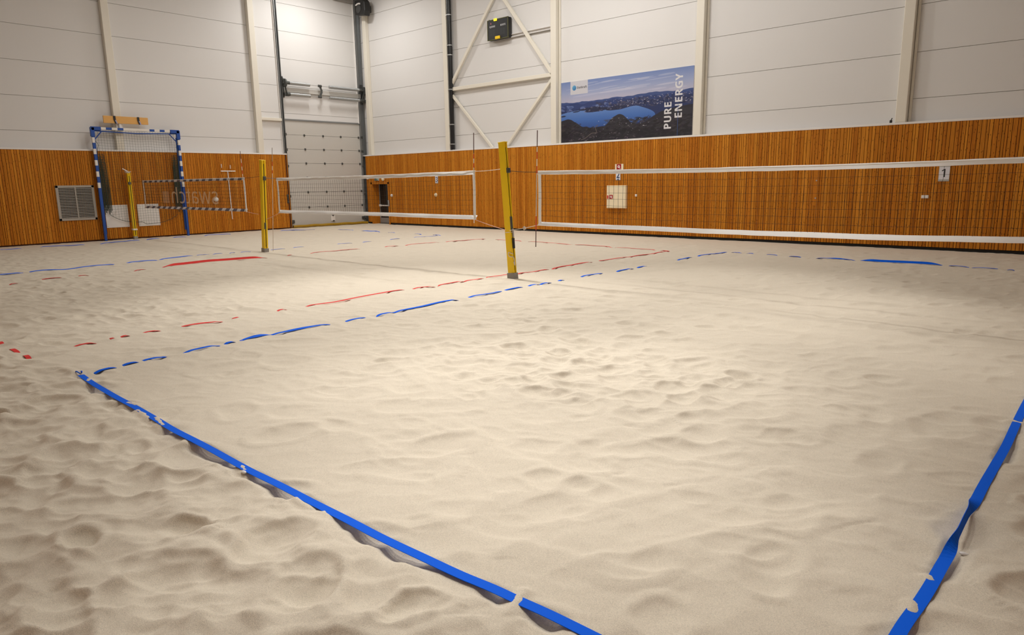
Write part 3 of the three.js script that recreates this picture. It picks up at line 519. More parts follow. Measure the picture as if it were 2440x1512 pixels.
{
  const f = thing('fire_hose_sign', 'red and white fire hose sign just above the net band over the 2', 'sign', [-5.93, 2.4, WZ]);
  part(f, 'plate', box(0.36, 0.2, 0.012, 0, 0.1, 0.008), M.cream);
  part(f, 'sign_face', new THREE.PlaneGeometry(0.2, 0.19).translate(-0.01, 0.1, 0.016), plateText(64, 64, hose));
  const h = thing('hose_cabinet', 'cream fire hose cabinet on the long wooden wall behind the net', 'cabinet', [-5.99, 1.0, WZ]);
  part(h, 'case', box(0.845, 0.83, 0.09, 0, 0.415, 0.045, 0.006), M.cream);
  const dr = part(h, 'door', box(0.8, 0.79, 0.02, 0, 0.415, 0.098, 0.006), M.cream);
  part(dr, 'handle', box(0.05, 0.12, 0.03, -0.355, 0.41, 0.12, 0.008), M.red);
  part(dr, 'sticker', new THREE.PlaneGeometry(0.15, 0.15).translate(-0.21, 0.415, 0.112), plateText(64, 64, hose));
  const sw = (l, x, y, n) => { const g = thing('wall_socket', l, 'socket', [x, y, WZ]); for (let i = 0; i < n; i++) part(g, 'cover', [box(0.085, 0.085, 0.03, (i - (n - 1) / 2) * 0.09, 0, 0.015, 0.008), box(0.05, 0.05, 0.012, (i - (n - 1) / 2) * 0.09, 0, 0.032, 0.004)], M.white); };
  sw('single white socket on the wood to the right of the cream hose cabinet', -5.18, 1.47, 1); sw('double white socket on the wood left of the number 1 plate', 4.03, 1.45, 2);
  single('wall_detector', 'tiny black device on the ledge left of the broad upper right column', 'device', [box(0.06, 0.08, 0.06, 0, 0.04, 0, 0.012), rod([0, 0.07, 0], [0.03, 0.13, 0.02], 0.012)], M.black, [3.0, WH + 0.03, WZ - 0.05]);
  const bp = thing('wood_hatch', 'narrow flush wooden hatch with two grey screws in the long wall', 'hatch', [1.12, 1.2, WZ]);
  part(bp, 'cover', box(0.14, 1.35, 0.012, 0, 0.65, 0.004, 0.003), M.woodPlain); for (const y of [0.2, 0.72]) part(bp, 'screw', new THREE.CylinderGeometry(0.02, 0.02, 0.01, 12).rotateX(Math.PI / 2).translate(0, y, 0.014), M.galv);
}
// ------------------------------------------------------------------ scoreboard and loudspeaker
{
  const s = thing('scoreboard', 'black scoreboard with yellow lamp hung in the braced bay', 'scoreboard', [-11.9, 7.75, PZ + 0.02]);
  part(s, 'case', box(1.16, 0.78, 0.2, 0, 0.39, 0.13, 0.02), M.black);
  part(s, 'frame_rail', [box(1.18, 0.025, 0.02, 0, 0.775, 0.235), box(1.18, 0.025, 0.02, 0, 0.005, 0.235), box(0.022, 0.78, 0.02, -0.58, 0.39, 0.235), box(0.022, 0.78, 0.02, 0.56, 0.39, 0.235)], std(C(0.10, 0.10, 0.02), 0.5));
  part(s, 'face', new THREE.PlaneGeometry(1.1, 0.74).translate(0, 0.39, 0.237), plateText(512, 344, (g, w, h) => { g.fillStyle = '#232425'; g.fillRect(0, 0, w, h); g.fillStyle = '#c9c9cb'; g.font = 'bold 44px sans-serif'; g.textBaseline = 'middle'; g.textAlign = 'center'; g.fillText('HJEMME', 112, 112, 150); g.fillText('BORTE', 388, 112, 138); g.fillStyle = '#c06a78'; g.beginPath(); g.moveTo(76, 34); g.lineTo(92, 66); g.lineTo(60, 66); g.fill(); g.fillStyle = '#2b2d2e'; for (const x of [50, 120, 310, 380]) g.fillRect(x, 170, 60, 110); g.fillRect(236, 180, 14, 90); }));
  part(s, 'lamp', box(0.17, 0.1, 0.06, -0.12, 0.76, 0.25, 0.025), M.yellowLit, 'lit yellow lamp');
  part(s, 'handle', box(0.26, 0.12, 0.07, 0.0, 0.06, 0.26, 0.03), M.yellow);
  part(s, 'hanger', box(0.05, 0.06, 0.14, -0.56, 0.8, 0.1, 0.01), M.black);
  const k = thing('loudspeaker', 'black loudspeaker high on the wall beside the overhead door rail', 'loudspeaker', [-20.62, 10.05, PZ + 0.5]);
  const prof = [[-0.36, 0.05], [0.3, -0.06], [0.38, 0.12], [0.36, 0.5], [0.2, 0.66], [-0.34, 0.62]];
  part(k, 'cabinet', extrude(prof, 0.3, 0.03).translate(0, 0, -0.15), M.black);
  part(k, 'woofer', new THREE.CylinderGeometry(0.19, 0.19, 0.03, 28).rotateX(Math.PI / 2).translate(-0.06, 0.24, 0.185), std(C(0.05, 0.05, 0.05), 0.6));
  part(k, 'horn', tube([[-0.26, 0.43, 0.19], [-0.06, 0.47, 0.2], [0.14, 0.44, 0.19]], 0.035, 14, 8), M.white);
  part(k, 'bracket', [box(0.08, 0.3, 0.3, 0.0, 0.3, -0.34, 0.01)], M.steelDark);
}
// ------------------------------------------------------------------ landscape poster
{
  const w = -3.16 + 8.8, h = 5.735 - 3.49;
  const tex = canvasTexture(1536, 612, (g, W, H) => {
    const sky = g.createLinearGradient(0, 0, 0, H * 0.42); sky.addColorStop(0, '#7f95cc'); sky.addColorStop(0.45, '#a9b4da'); sky.addColorStop(1, '#d9cfdc'); g.fillStyle = sky; g.fillRect(0, 0, W, H);
    g.fillStyle = 'rgba(220,222,238,0.35)'; for (let i = 0; i < 26; i++) { g.beginPath(); g.ellipse(rr(0.05, 0.9) * W, rr(0.05, 0.3) * H, rr(60, 200), rr(3, 10), -0.04, 0, 7); g.fill(); }
    const ridge = (y0, amp, f, s, fill) => { g.fillStyle = fill; g.beginPath(); g.moveTo(0, H); for (let x = 0; x <= W; x += 6) g.lineTo(x, (y0(x / W) + amp * (nz(x / W * f, s) + 0.5 * nz(x / W * f * 3, s + 1))) * H); g.lineTo(W, H); g.fill(); };
    ridge(u => 0.34 - 0.02 * u, 0.02, 9, 3.1, '#42568f'); ridge(u => 0.375 - 0.02 * u, 0.03, 12, 7.7, '#33447c'); ridge(u => 0.43 - 0.03 * u, 0.03, 9, 9.2, '#2a3768');
    const specks = (n, x0, x1, y0, y1, c, a, b) => { for (let i = 0; i < n; i++) { g.fillStyle = c[Math.floor(rnd() * c.length)]; g.globalAlpha = rr(0.3, 0.9); g.beginPath(); g.ellipse(rr(x0, x1) * W, rr(y0, y1) * H, rr(a, b), rr(1, b * 0.45), rr(-0.5, 0.5), 0, 7); g.fill(); } g.globalAlpha = 1; };
    specks(260, 0.3, 1, 0.38, 0.52, ['#1c2448', '#3a3f60', '#55526a'], 6, 26); specks(190, 0.36, 1, 0.36, 0.5, ['#d8d2dc', '#b9b4c6'], 2, 11); specks(80, 0, 0.4, 0.4, 0.48, ['#6f82b8', '#33447c'], 8, 40);
    const lake = g.createLinearGradient(0, H * 0.46, 0, H * 0.82); lake.addColorStop(0, '#7398d8'); lake.addColorStop(0.5, '#4a76c4'); lake.addColorStop(1, '#2c4f96'); g.fillStyle = lake;
    g.beginPath(); g.moveTo(0, H * 0.52); g.bezierCurveTo(W * 0.2, H * 0.44, W * 0.3, H * 0.5, W * 0.42, H * 0.52); g.bezierCurveTo(W * 0.5, H * 0.56, W * 0.55, H * 0.47, W * 0.62, H * 0.5); g.bezierCurveTo(W * 0.68, H * 0.55, W * 0.76, H * 0.6, W * 0.74, H * 0.68); g.lineTo(W * 0.6, H * 0.76); g.lineTo(W * 0.3, H * 0.8); g.lineTo(0, H * 0.7); g.fill();
    g.fillStyle = '#2a3050'; for (const [x, y, a, b] of [[0.24, 0.47, 0.09, 0.02], [0.3, 0.5, 0.1, 0.028], [0.13, 0.5, 0.03, 0.01], [0.02, 0.56, 0.02, 0.012], [0.45, 0.5, 0.08, 0.03]]) { g.beginPath(); g.ellipse(x * W, y * H, a * W, b * H, -0.05, 0, 7); g.fill(); }
    specks(60, 0.2, 0.5, 0.45, 0.52, ['#8d88a0', '#3d3c56', '#22243e'], 3, 16);
    ridge(u => 0.63 + 0.14 * ss(0.06, 0.2, u) - 0.17 * ss(0.62, 0.82, u) - 0.06 * ss(0.8, 1, u), 0.035, 8, 12.3, '#2b2a35'); ridge(u => 0.84 - 0.23 * Math.exp(-(((u - 0.47) / 0.1) ** 2)) - 0.25 * ss(0.66, 0.9, u), 0.03, 10, 15.3, '#33313a');
    ridge(u => 0.84, 0.06, 8, 21.3, '#1f1e27');
    for (let i = 0; i < 900; i++) { const x = rnd(), y = rr(0.68, 1); if (y < 0.78 && x > 0.16 && x < 0.38) continue; g.fillStyle = ['#1a1a22', '#3a3638', '#4a4248', '#2a2032', '#17181c', '#353038'][i % 6]; g.globalAlpha = rr(0.25, 0.7); g.beginPath(); g.ellipse(x * W, y * H, rr(6, 46), rr(2, 11), rr(-0.6, 0.3), 0, 7); g.fill(); } g.globalAlpha = 1;
    specks(46, 0.3, 0.78, 0.66, 0.9, ['#e6e2e8', '#c9c4d0'], 2, 9); specks(30, 0, 0.6, 0.86, 0.99, ['#8c7f88', '#6c6068'], 3, 20);
    g.strokeStyle = '#6d625e'; g.lineWidth = 7; g.beginPath(); g.moveTo(W * 0.17, H * 0.97); g.bezierCurveTo(W * 0.25, H * 0.93, W * 0.23, H * 0.86, W * 0.29, H * 0.87); g.bezierCurveTo(W * 0.32, H * 0.85, W * 0.26, H * 0.78, W * 0.31, H * 0.75); g.stroke();
    g.fillStyle = '#dedde4'; g.fillRect(W * 0.08, 0, W * 0.145, H * 0.215);
    const ball = g.createLinearGradient(W * 0.1, H * 0.06, W * 0.125, H * 0.15); ball.addColorStop(0, '#7fc4e6'); ball.addColorStop(1, '#2a72b4'); g.fillStyle = ball; g.beginPath(); g.arc(W * 0.112, H * 0.108, H * 0.042, 0, 7); g.fill();
    g.fillStyle = '#4a484c'; g.font = 'bold 30px sans-serif'; g.textBaseline = 'middle'; g.textAlign = 'left'; g.fillText('Statkraft', W * 0.134, H * 0.108, W * 0.084);
    g.fillStyle = '#f3f2f5'; g.font = 'bold 106px sans-serif'; g.save(); g.translate(W * 0.832, H * 0.9); g.rotate(-Math.PI / 2); g.fillText('PURE', 0, 0, H * 0.42); g.restore(); g.save(); g.translate(W * 0.904, H * 0.745); g.rotate(-Math.PI / 2); g.fillText('ENERGY', 0, 0, H * 0.66); g.restore();
  });
  const p = thing('poster', 'wide landscape photo poster with lake, mountains and white lettering', 'poster', [-8.8 + w / 2, 3.49, PZ]);
  part(p, 'board', box(w, h, 0.02, 0, h / 2, 0.012), M.white);
  part(p, 'print', new THREE.PlaneGeometry(w, h).translate(0, h / 2, 0.0235), std(C(0.78, 0.78, 0.78), 0.55, { map: tex }));
  part(p, 'seam', box(0.012, h * 0.5, 0.004, w / 2 - 0.56, h * 0.25, 0.024), M.signBlue);
}

// ------------------------------------------------------------------ left wall things
{
  const v = thing('wall_vent', 'square grey louvred vent grille in the left wooden wall', 'vent', [WX, 0.83, -6.26]);
  const a = 0.645, H = 1.3;
  part(v, 'frame', [span(-0.03, 0, -a, 0.04, 0.09, a, 0.008), span(-0.03, H - 0.09, -a, 0.04, H, a, 0.008), span(-0.03, 0, -a, 0.04, H, -a + 0.09, 0.008), span(-0.03, 0, a - 0.09, 0.04, H, a, 0.008)], M.ventGrey);
  part(v, 'back_plate', span(-0.01, 0.05, -a + 0.05, 0.0, H - 0.05, a - 0.05), M.rubber);
  part(v, 'mullion', span(0.0, 0.08, -0.02, 0.045, H - 0.08, 0.02), M.ventGrey);
  const lv = box(0.045, 0.008, a - 0.1, 0, 0, 0); lv.rotateZ(R(-38));
  for (let i = 0; i < 19; i++) for (const s of [-1, 1]) { const m = part(v, 'louver', lv, M.ventGrey); m.position.set(0.02, 0.12 + i * 0.0585, s * (a - 0.09) / 2); }
  for (const [z0, z1, l] of [[-7.19, -8.02, 'white square board low on the left wall, left of the slim post'], [-8.37, -9.2, 'white square board low on the left wall, under the checkered net']]) {
    const b = thing('wall_board', l, 'board', [WX, 0.485, (z0 + z1) / 2], 'white boards behind the goal'); part(b, 'sheet', box(0.025, 0.87, 0.83, 0.0125, 0.435, 0, 0.006), M.white); for (const y of [0.05, 0.82]) for (const z of [-0.37, 0.37]) part(b, 'screw', new THREE.CylinderGeometry(0.012, 0.012, 0.01, 8).rotateZ(Math.PI / 2).translate(0.027, y, z), M.galv);
  }
  const p = thing('wooden_board', 'pale wooden board with two black straps above the handball goal', 'board', [PX + 0.22, 4.47, -8.3]);
  part(p, 'plank', box(0.05, 0.27, 1.62, 0.16, 0.12, 0, 0.01), M.bench);
  for (const z of [-0.44, 0.42]) { part(p, 'strap', [bar([0.2, 0.26, z], [0.2, 0.12, z], 0.08, 0.012, [1, 0, 0]), bar([0.205, 0.13, z], [0.205, -0.02, z - 0.05], 0.08, 0.012, [1, 0, 0])], M.black); part(p, 'strap_end', bar([0.212, 0.11, z - 0.025], [0.212, -0.03, z - 0.075], 0.035, 0.01, [1, 0, 0]), std(C(0.42, 0.40, 0.62), 0.6)); }
  part(p, 'bracket', [span(0.0, -0.2, 0.18, 0.14, 0.16, 0.26, 0.01), span(0.0, -0.2, 0.1, 0.05, -0.02, 0.34, 0.01)], M.white);
  // blue and white goal standing against the wall
  const gz0 = -7.04, gz1 = -10.2, gx = WX + 0.2, top = 4.24, T = 0.085;
  const g = thing('handball_goal', 'tall blue and white striped handball goal against the left wall', 'goal', [gx, 0, (gz0 + gz1) / 2]);
  const hw = (gz0 - gz1) / 2;
  for (const s of [1, -1]) {
    const post = part(g, 'post', [box(T, top - 0.02, T, 0, (top - 0.02) / 2 - 0.02, s * hw, 0.008), box(0.05, top - 0.5, 0.05, -0.06, top / 2, s * (hw - 0.06), 0.006)], M.goalBlue);
    for (let i = 0; i < 5; i++) part(post, 'white_stripe', box(T + 0.006, 0.2, T + 0.006, 0, top - 0.44 - i * 0.42, s * hw, 0.004), M.goalWhite);
    part(post, 'corner_plate', [box(T + 0.03, 0.34, T + 0.05, 0, top - 0.14, s * hw, 0.008), box(T + 0.03, T + 0.05, 0.34, 0, top - 0.01, s * (hw - 0.13), 0.008)], M.goalBlue);
    part(g, 'brace', [rod([-0.05, top - 0.1, s * (hw - 0.34)], [-0.05, top - 0.42, s * (hw - 0.06)], 0.02), rod([-0.05, top - 0.09, s * hw], [-0.05, top - 0.14, 0], 0.022)], M.goalBlue);
    part(g, 'net_hook', tube([[0.02, top - 0.45, s * (hw - 0.05)], [0.04, top - 0.62, s * (hw - 0.14)], [0.03, top - 0.75, s * (hw - 0.1)], [0.02, top - 1.5, s * (hw - 0.07)]], 0.008, 16, 5), M.goalNet);
  }
  const cb = part(g, 'crossbar', box(T, T, hw * 2, 0, top, 0, 0.008), M.goalBlue);
  const stripes = [[0.27, 0.47], [0.68, 0.88], [1.09, 2.05], [2.24, 2.44], [2.63, 2.84]];
  stripes.forEach(([a0, b0], i) => part(cb, i === 2 ? 'label_band' : 'white_stripe', box(T + 0.006, T + 0.006, b0 - a0, 0, top, hw - (a0 + b0) / 2, 0.004), M.goalWhite));
  const cords = [];
  const drop = z => 0.55 + 0.62 * Math.min(1, Math.abs(z) / hw) ** 3 + (z > 0 ? 0.08 : 0);
  for (let z = -hw + 0.06; z < hw; z += 0.1) cords.push(bar([-0.1 + 0.03 * Math.sin(z * 9), drop(z) , z], [-0.06, top - 0.06, z], 0.0045, 0.0045));
  for (let y = 0.7; y < top; y += 0.1) { let a = null; for (let z = -hw + 0.04; z < hw; z += 0.2) { const q = [-0.085 + 0.02 * Math.sin(z * 9), y + 0.012 * Math.sin(z * 7 + y * 3), z]; if (a && y > drop(z)) cords.push(bar(a, q, 0.0045, 0.0045, [1, 0, 0])); a = q; } }
  for (const s of [1, -1]) for (let i = 0; i < 26; i++) { const z = s * (hw - 0.05 - (i % 13) * (s > 0 ? 0.024 : 0.02)), x = -0.09 + 0.05 * ((i * 7 % 5) / 5), y0 = 1.0 + 0.5 * ((i * 11 % 7) / 7), y1 = 3.3 - 0.5 * ((i * 5 % 9) / 9); cords.push(bar([x, y0, z - s * 0.05], [x, y1, z], 0.012, 0.012)); }
  for (let i = 0; i < 46; i++) { const s = i % 2 ? 1 : -1, y = 1.2 + (i >> 1) * 0.095; cords.push(bar([-0.08, y, s * (hw - 0.05)], [-0.06, y - 0.03, s * (hw - 0.34)], 0.011, 0.011)); }
  const nm = part(g, 'net_mesh', cords, M.goalNet); nm.userData.kind = 'stuff';
  part(g, 'net_rope', tube([...Array(21)].map((_, i) => { const z = hw - 0.3 - (2 * hw - 0.6) * i / 20; return [-0.09, drop(z) + 0.02, z]; }), 0.009, 60, 5), M.goalNet);
  // rake
  const rk = thing('sand_rake', 'white T-headed rake leaning upright on the left wall', 'rake', [WX + 0.08, 0.58, -12.24]);
  part(rk, 'handle', rod([0.0, 0, 0.0], [0.0, 2.06, 0.02], 0.02, 8), M.white);
  part(rk, 'head', [box(0.03, 0.045, 0.66, 0, 2.08, -0.0, 0.01), ...[-0.3, -0.2, -0.1, 0, 0.1, 0.2, 0.3].map(z => box(0.07, 0.014, 0.016, 0.04, 2.075, z))], M.white);
  for (const [y, z] of [[2.3, 0.27], [2.26, -0.12]]) part(rk, 'wall_hook', box(0.05, 0.16, 0.03, -0.02, y, z, 0.006), M.ropeWhite);
}

// ------------------------------------------------------------------ posts and nets
const NZ = -8.45;
function post(label, x, z, lean, H, wx, wz, extras) {
  const y0 = sandHeight(x, z);
  const g = thing('volleyball_post', label, 'post', [x, y0 - 0.03, z], 'yellow volleyball posts'); g.rotation.z = lean;
  const r = 0.012, s = [[-wx / 2 + r, -wz / 2], [wx / 2 - r, -wz / 2], [wx / 2, -wz / 2 + r], [wx / 2, -0.018], [wx / 2 - 0.03, -0.018], [wx / 2 - 0.03, 0.018], [wx / 2, 0.018], [wx / 2, wz / 2 - r], [wx / 2 - r, wz / 2], [-wx / 2 + r, wz / 2], [-wx / 2, wz / 2 - r], [-wx / 2, 0.018], [-wx / 2 + 0.03, 0.018], [-wx / 2 + 0.03, -0.018], [-wx / 2, -0.018], [-wx / 2, -wz / 2 + r]];
  const sh = extrude(s, H - 0.1).rotateX(-Math.PI / 2); part(g, 'shaft', sh.translate(0, 0.1, 0), M.yellow);
  part(g, 'track', [box(0.012, H - 0.3, 0.034, wx / 2 - 0.026, H / 2 + 0.05, 0), box(0.012, H - 0.3, 0.034, -wx / 2 + 0.026, H / 2 + 0.05, 0)], std(C(0.10, 0.085, 0.01), 0.6), 'dark track groove');
  part(g, 'base_sleeve', box(wx + 0.03, 0.16, wz + 0.03, 0, 0.07, 0, 0.012), M.grey, 'grey base sleeve');
  part(g, 'end_cap', box(wx + 0.006, 0.02, wz + 0.006, 0, H + 0.005, 0, 0.006), M.yellow);
  extras(g, wx, wz); return g;
}
post('thick yellow post with grey foot between the two front nets', -1.15, -8.466, 0.083, 2.83, 0.17, 0.11, (g, wx) => {
  part(g, 'rope_clamp', [box(0.06, 0.1, 0.08, wx / 2 + 0.02, 2.26, 0, 0.01), box(0.05, 0.04, 0.05, wx / 2 + 0.05, 2.24, 0.01, 0.01)], M.steelDark);
  part(g, 'winch_handle', [box(0.035, 0.3, 0.05, wx / 2 + 0.01, 1.17, 0.02, 0.008)], M.steelDark); part(g, 'cleat', [box(0.045, 0.2, 0.04, wx / 2 + 0.03, 0.76, 0.02, 0.01), box(0.05, 0.03, 0.03, wx / 2 + 0.03, 0.86, 0.02)], M.black);
  part(g, 'hook', [box(0.02, 0.18, 0.02, wx / 2 + 0.05, 0.98, 0.03)], M.galv);
  part(g, 'rope_loop', new THREE.TorusGeometry(0.055, 0.008, 6, 20).rotateX(Math.PI / 2).scale(1.75, 1, 1.2).translate(0, 1.0, 0), M.ropeWhite); part(g, 'rope_tie', [tube([[wx / 2 + 0.02, 0.55, 0.05], [0.0, 0.58, 0.075], [0.02, 0.5, 0.08], [wx / 2 + 0.02, 0.48, 0.05], [wx / 2 + 0.03, 0.3, 0.03], [wx / 2 + 0.01, 0.38, 0.04]], 0.009, 30, 5)], M.ropeWhite);
});
post('slimmer yellow post with dark slot, left of the second net', -11.49, -8.43, -0.10, 2.8, 0.16, 0.13, (g, wx) => {
  part(g, 'rope_clamp', box(0.06, 0.12, 0.08, wx / 2 + 0.01, 2.28, 0, 0.01), M.steelDark);
  part(g, 'winch_handle', box(0.035, 0.2, 0.05, wx / 2 + 0.01, 0.85, 0.02, 0.008), M.steelDark);
});
post('distant yellow post with white top fitting inside the handball goal', -21.13, -8.09, -0.012, 2.6, 0.13, 0.11, (g) => {
  part(g, 'top_fitting', [new THREE.CylinderGeometry(0.13, 0.05, 0.07, 14).translate(0.02, 2.64, 0.02), rod([-0.04, 2.66, -0.02], [-0.1, 2.78, 0.16], 0.02)], M.white, 'white top fitting');
  part(g, 'collar', box(0.2, 0.06, 0.16, 0, 0.42, 0, 0.012), M.white, 'white collar'); part(g, 'rope_clamp', box(0.05, 0.1, 0.1, 0.09, 2.22, 0.02, 0.01), M.steelDark);
});
post('yellow post at the far right end of the nearest net', 9.2, -8.45, -0.02, 2.8, 0.17, 0.11, (g, wx) => { part(g, 'rope_clamp', box(0.06, 0.1, 0.08, -wx / 2 - 0.02, 2.25, 0, 0.01), M.steelDark); });

// net between x0 and x1; yt / yb = top of top band, bottom of bottom band as functions of u in 0..1
function net(label, x0, x1, yt, yb, bw, o) {
  const g = thing('volleyball_net', label, 'net', [x0, 0, NZ], 'volleyball nets');
  const L = x1 - x0, N = 90, top = u => yt(u), bot = u => yb(u), wav = (u, s) => 0.006 * nz(u * 34, s) + 0.008 * nz(u * 9, s + 2);
  const band = (f, w, s, tilt) => ribbon([...Array(N + 1)].map((_, i) => { const u = i / N; return { p: [u * L, f(u) + wav(u, s) * 0.6, wav(u, s + 5) * 1.6], a: [0, -w / 2 * (1 + 0.06 * nz(u * 22, s + 9)), w / 2 * tilt * (1 + 0.3 * nz(u * 13, s + 11))] }; }), 0.008);
  const mat = o.band || M.netBand;
  part(g, 'top_band', band(u => top(u) - bw / 2, bw, o.salt, 0.35), mat);
  part(g, 'hem_cord', tube([...Array(31)].map((_, i) => { const u = i / 30; return [u * L, top(u) - 0.012, 0.006]; }), 0.008, 120, 6), M.netBand);
  part(g, 'bottom_band', band(u => bot(u) + bw / 2, bw, o.salt + 20, 0.75), mat);
  for (const [u, d] of [[0, 1], [1, -1]]) part(g, 'side_band', ribbon([...Array(9)].map((_, i) => { const v = i / 8; return { p: [u * L + d * 0.04, bot(u) + (top(u) - bot(u)) * v, 0.004 * Math.sin(i)], a: [0.036, 0, 0] }; }), 0.009), M.netBand);
  const cords = [], th = o.cord || 0.0032;
  const n = Math.round(L / 0.1); for (let i = 1; i < n; i++) { const u = i / n, x = u * L; let a = [x, bot(u) + bw, 0]; const rows = 4; for (let k = 1; k <= rows; k++) { const y = bot(u) + bw + (top(u) - bot(u) - 2 * bw) * k / rows, q = [x + (k < rows ? 0.012 * nz(x * 3, k * 1.7, o.salt) : 0), y, 0.004 * nz(x, k, 3)]; cords.push(bar(a, q, th, th)); a = q; } }
  const rows = o.rows || 8; for (let k = 1; k < rows; k++) { let a = null; for (let i = 0; i <= 60; i++) { const u = i / 60, q = [u * L, bot(u) + bw + (top(u) - bot(u) - 2 * bw) * (k / rows) + 0.008 * nz(u * 20, k * 2.3, o.salt), 0]; if (a) cords.push(bar(a, q, th, th)); a = q; } }
  const m = part(g, 'net_mesh', cords, M.netCord); m.userData.kind = 'stuff';
  for (const [name, a, b, r, mt] of o.ropes) part(g, name, tube([a, [(a[0] + b[0]) / 2, (a[1] + b[1]) / 2 - 0.008, (a[2] + b[2]) / 2], b].map(q => [q[0] - x0, q[1], q[2] - NZ]), r, 12, 6), mt);
  return g;
}
net('nearest white volleyball net reaching from the thick post out of the frame', -0.42, 8.15, u => 2.225 - 0.03 * Math.sin(Math.PI * Math.min(1, u * 1.05)), u => 1.155 - 0.02 * Math.sin(Math.PI * u) + 0.03 * ss(0.7, 1, u), 0.072, { salt: 1.3, rows: 8, cord: 0.0034,
  ropes: [['top_rope', [-0.42, 2.2, NZ], [-1.24, 2.24, NZ - 0.02], 0.006, M.netCord], ['bottom_rope', [-0.42, 1.16, NZ], [-1.15, 1.03, NZ + 0.06], 0.007, M.ropeWhite], ['top_rope', [8.15, 2.2, NZ], [9.1, 2.22, NZ], 0.006, M.netCord], ['bottom_rope', [8.15, 1.19, NZ], [9.1, 1.1, NZ], 0.007, M.ropeWhite]] });
net('white volleyball net on the middle court between the two yellow posts', -10.5, -2.19, u => 2.235 + 0.035 * u - 0.02 * Math.sin(Math.PI * u), u => 1.215 + 0.012 * u + 0.01 * Math.sin(Math.PI * u), 0.085, { salt: 5.1, rows: 8, cord: 0.0034,
  ropes: [['top_rope', [-2.19, 2.25, NZ], [-1.4, 2.28, NZ + 0.02], 0.006, M.ropeWhite], ['bottom_rope', [-2.22, 1.22, NZ], [-1.27, 1.03, NZ + 0.05], 0.007, M.ropePink], ['top_rope', [-10.5, 2.22, NZ], [-11.2, 2.25, NZ], 0.008, M.grey], ['bottom_rope', [-10.46, 1.22, NZ], [-11.32, 1.0, NZ], 0.006, M.ropePink]] });
{
  const chk = canvasTexture(1024, 32, (g, w, h) => { g.fillStyle = '#e6e0e0'; g.fillRect(0, 0, w, h); g.fillStyle = '#67626e'; for (let i = 0; i < 16; i++) g.fillRect(20 + i * 64, 0, 32, h); });
  chk.wrapS = THREE.RepeatWrapping; chk.repeat.set(1 / 8.2, 1);
  const g = net('distant net with dark checkered bands before the handball goal', -20.72, -12.45, () => 2.28, () => 1.22, 0.082, { salt: 8.4, rows: 8, cord: 0.0055, band: std(C(0.9, 0.9, 0.9), 0.7, { map: chk }),
    ropes: [['bottom_rope', [-12.6, 1.23, NZ], [-11.75, 1.15, NZ], 0.006, M.ropePink], ['top_rope', [-12.45, 2.26, NZ], [-11.3, 2.3, NZ], 0.005, M.netCord], ['top_rope', [-20.72, 2.25, NZ], [-21.1, 2.25, NZ + 0.3], 0.005, M.netCord]] });
  const al = canvasTexture(1024, 256, (c, w, h) => { c.fillStyle = '#000'; c.fillRect(0, 0, w, h); c.save(); c.translate(w, 0); c.scale(-1, 1); c.fillStyle = '#969696'; c.font = '270px sans-serif'; c.textBaseline = 'alphabetic'; c.fillText('swatch', 8, 214, 850); c.fillStyle = '#4a4a4a'; c.fillRect(884, 62, 120, 152); c.restore(); });
  al.colorSpace = THREE.NoColorSpace;
  part(g, 'printed_lettering', new THREE.PlaneGeometry(4.7, 0.72).translate(-16.62 + 20.72, 1.68, 0.012), std(C(1.0, 0.78, 0.56), 0.8, { transparent: true, alphaMap: al, side: THREE.DoubleSide }), 'pale mirrored lettering printed on the net');
}
single('cord_knot', 'small white knot of cord on the lower rope beside the thick post', 'knot', [new THREE.TorusKnotGeometry(0.022, 0.009, 40, 6, 2, 3)], M.ropeWhite, [-0.78, 1.085, NZ + 0.02]);

function antenna(label, p0, p1, stripes, low) {
  const g = thing('net_antenna', label, 'antenna', [0, 0, 0], 'net antennas'); g.position.set(...p0);
  const d = p1.map((v, i) => v - p0[i]), at = t => d.map(v => v * t);
  part(g, 'rod', rod([0, 0, 0], d, 0.006, 8), M.grey);
  stripes.forEach(([a, b, c], i) => part(g, 'stripe', rod(at(a), at(b), 0.0085, 8), c));
}
const dk = std(C(0.10, 0.045, 0.04), 0.6), sl = [[0.64, 0.70, M.red], [0.70, 0.76, M.goalWhite], [0.76, 0.82, M.red], [0.82, 0.86, M.goalWhite], [0.86, 1.0, dk]];
antenna('striped antenna with red sleeve at the left end of the nearest net', [-0.48, 0.72, NZ + 0.02], [-0.414, 3.0, NZ + 0.02], [[0.0, 0.15, dk], [0.15, 0.27, M.red], [0.27, 0.64, M.ropeWhite], ...sl]);
antenna('striped antenna at the right end of the middle net', [-2.24, 1.15, NZ + 0.02], [-2.185, 3.05, NZ + 0.02], [[0.0, 0.55, M.netBand], [0.56, 0.62, M.goalWhite], [0.62, 0.67, M.red], [0.67, 0.72, M.goalWhite], [0.72, 0.77, M.red], [0.78, 1.0, dk]]);
antenna('striped antenna at the left end of the middle net, reaching the sand', [-11.0, 0.05, NZ + 0.02], [-10.57, 3.1, NZ + 0.02], [[0, 0.35, M.ropeWhite], [0.36, 0.72, M.ropeWhite], [0.72, 0.76, M.goalWhite], [0.76, 0.79, M.red], [0.79, 0.83, M.goalWhite], [0.83, 0.87, M.red], [0.88, 1.0, M.grey]]);
antenna('striped antenna at the right end of the checkered net', [-12.46, 1.2, NZ + 0.02], [-12.53, 3.08, NZ + 0.02], [[0, 0.55, M.netBand], [0.57, 0.63, M.goalWhite], [0.63, 0.69, M.red], [0.69, 0.75, M.goalWhite], [0.75, 0.81, M.red], [0.81, 0.87, M.goalWhite], [0.88, 1.0, dk]]);

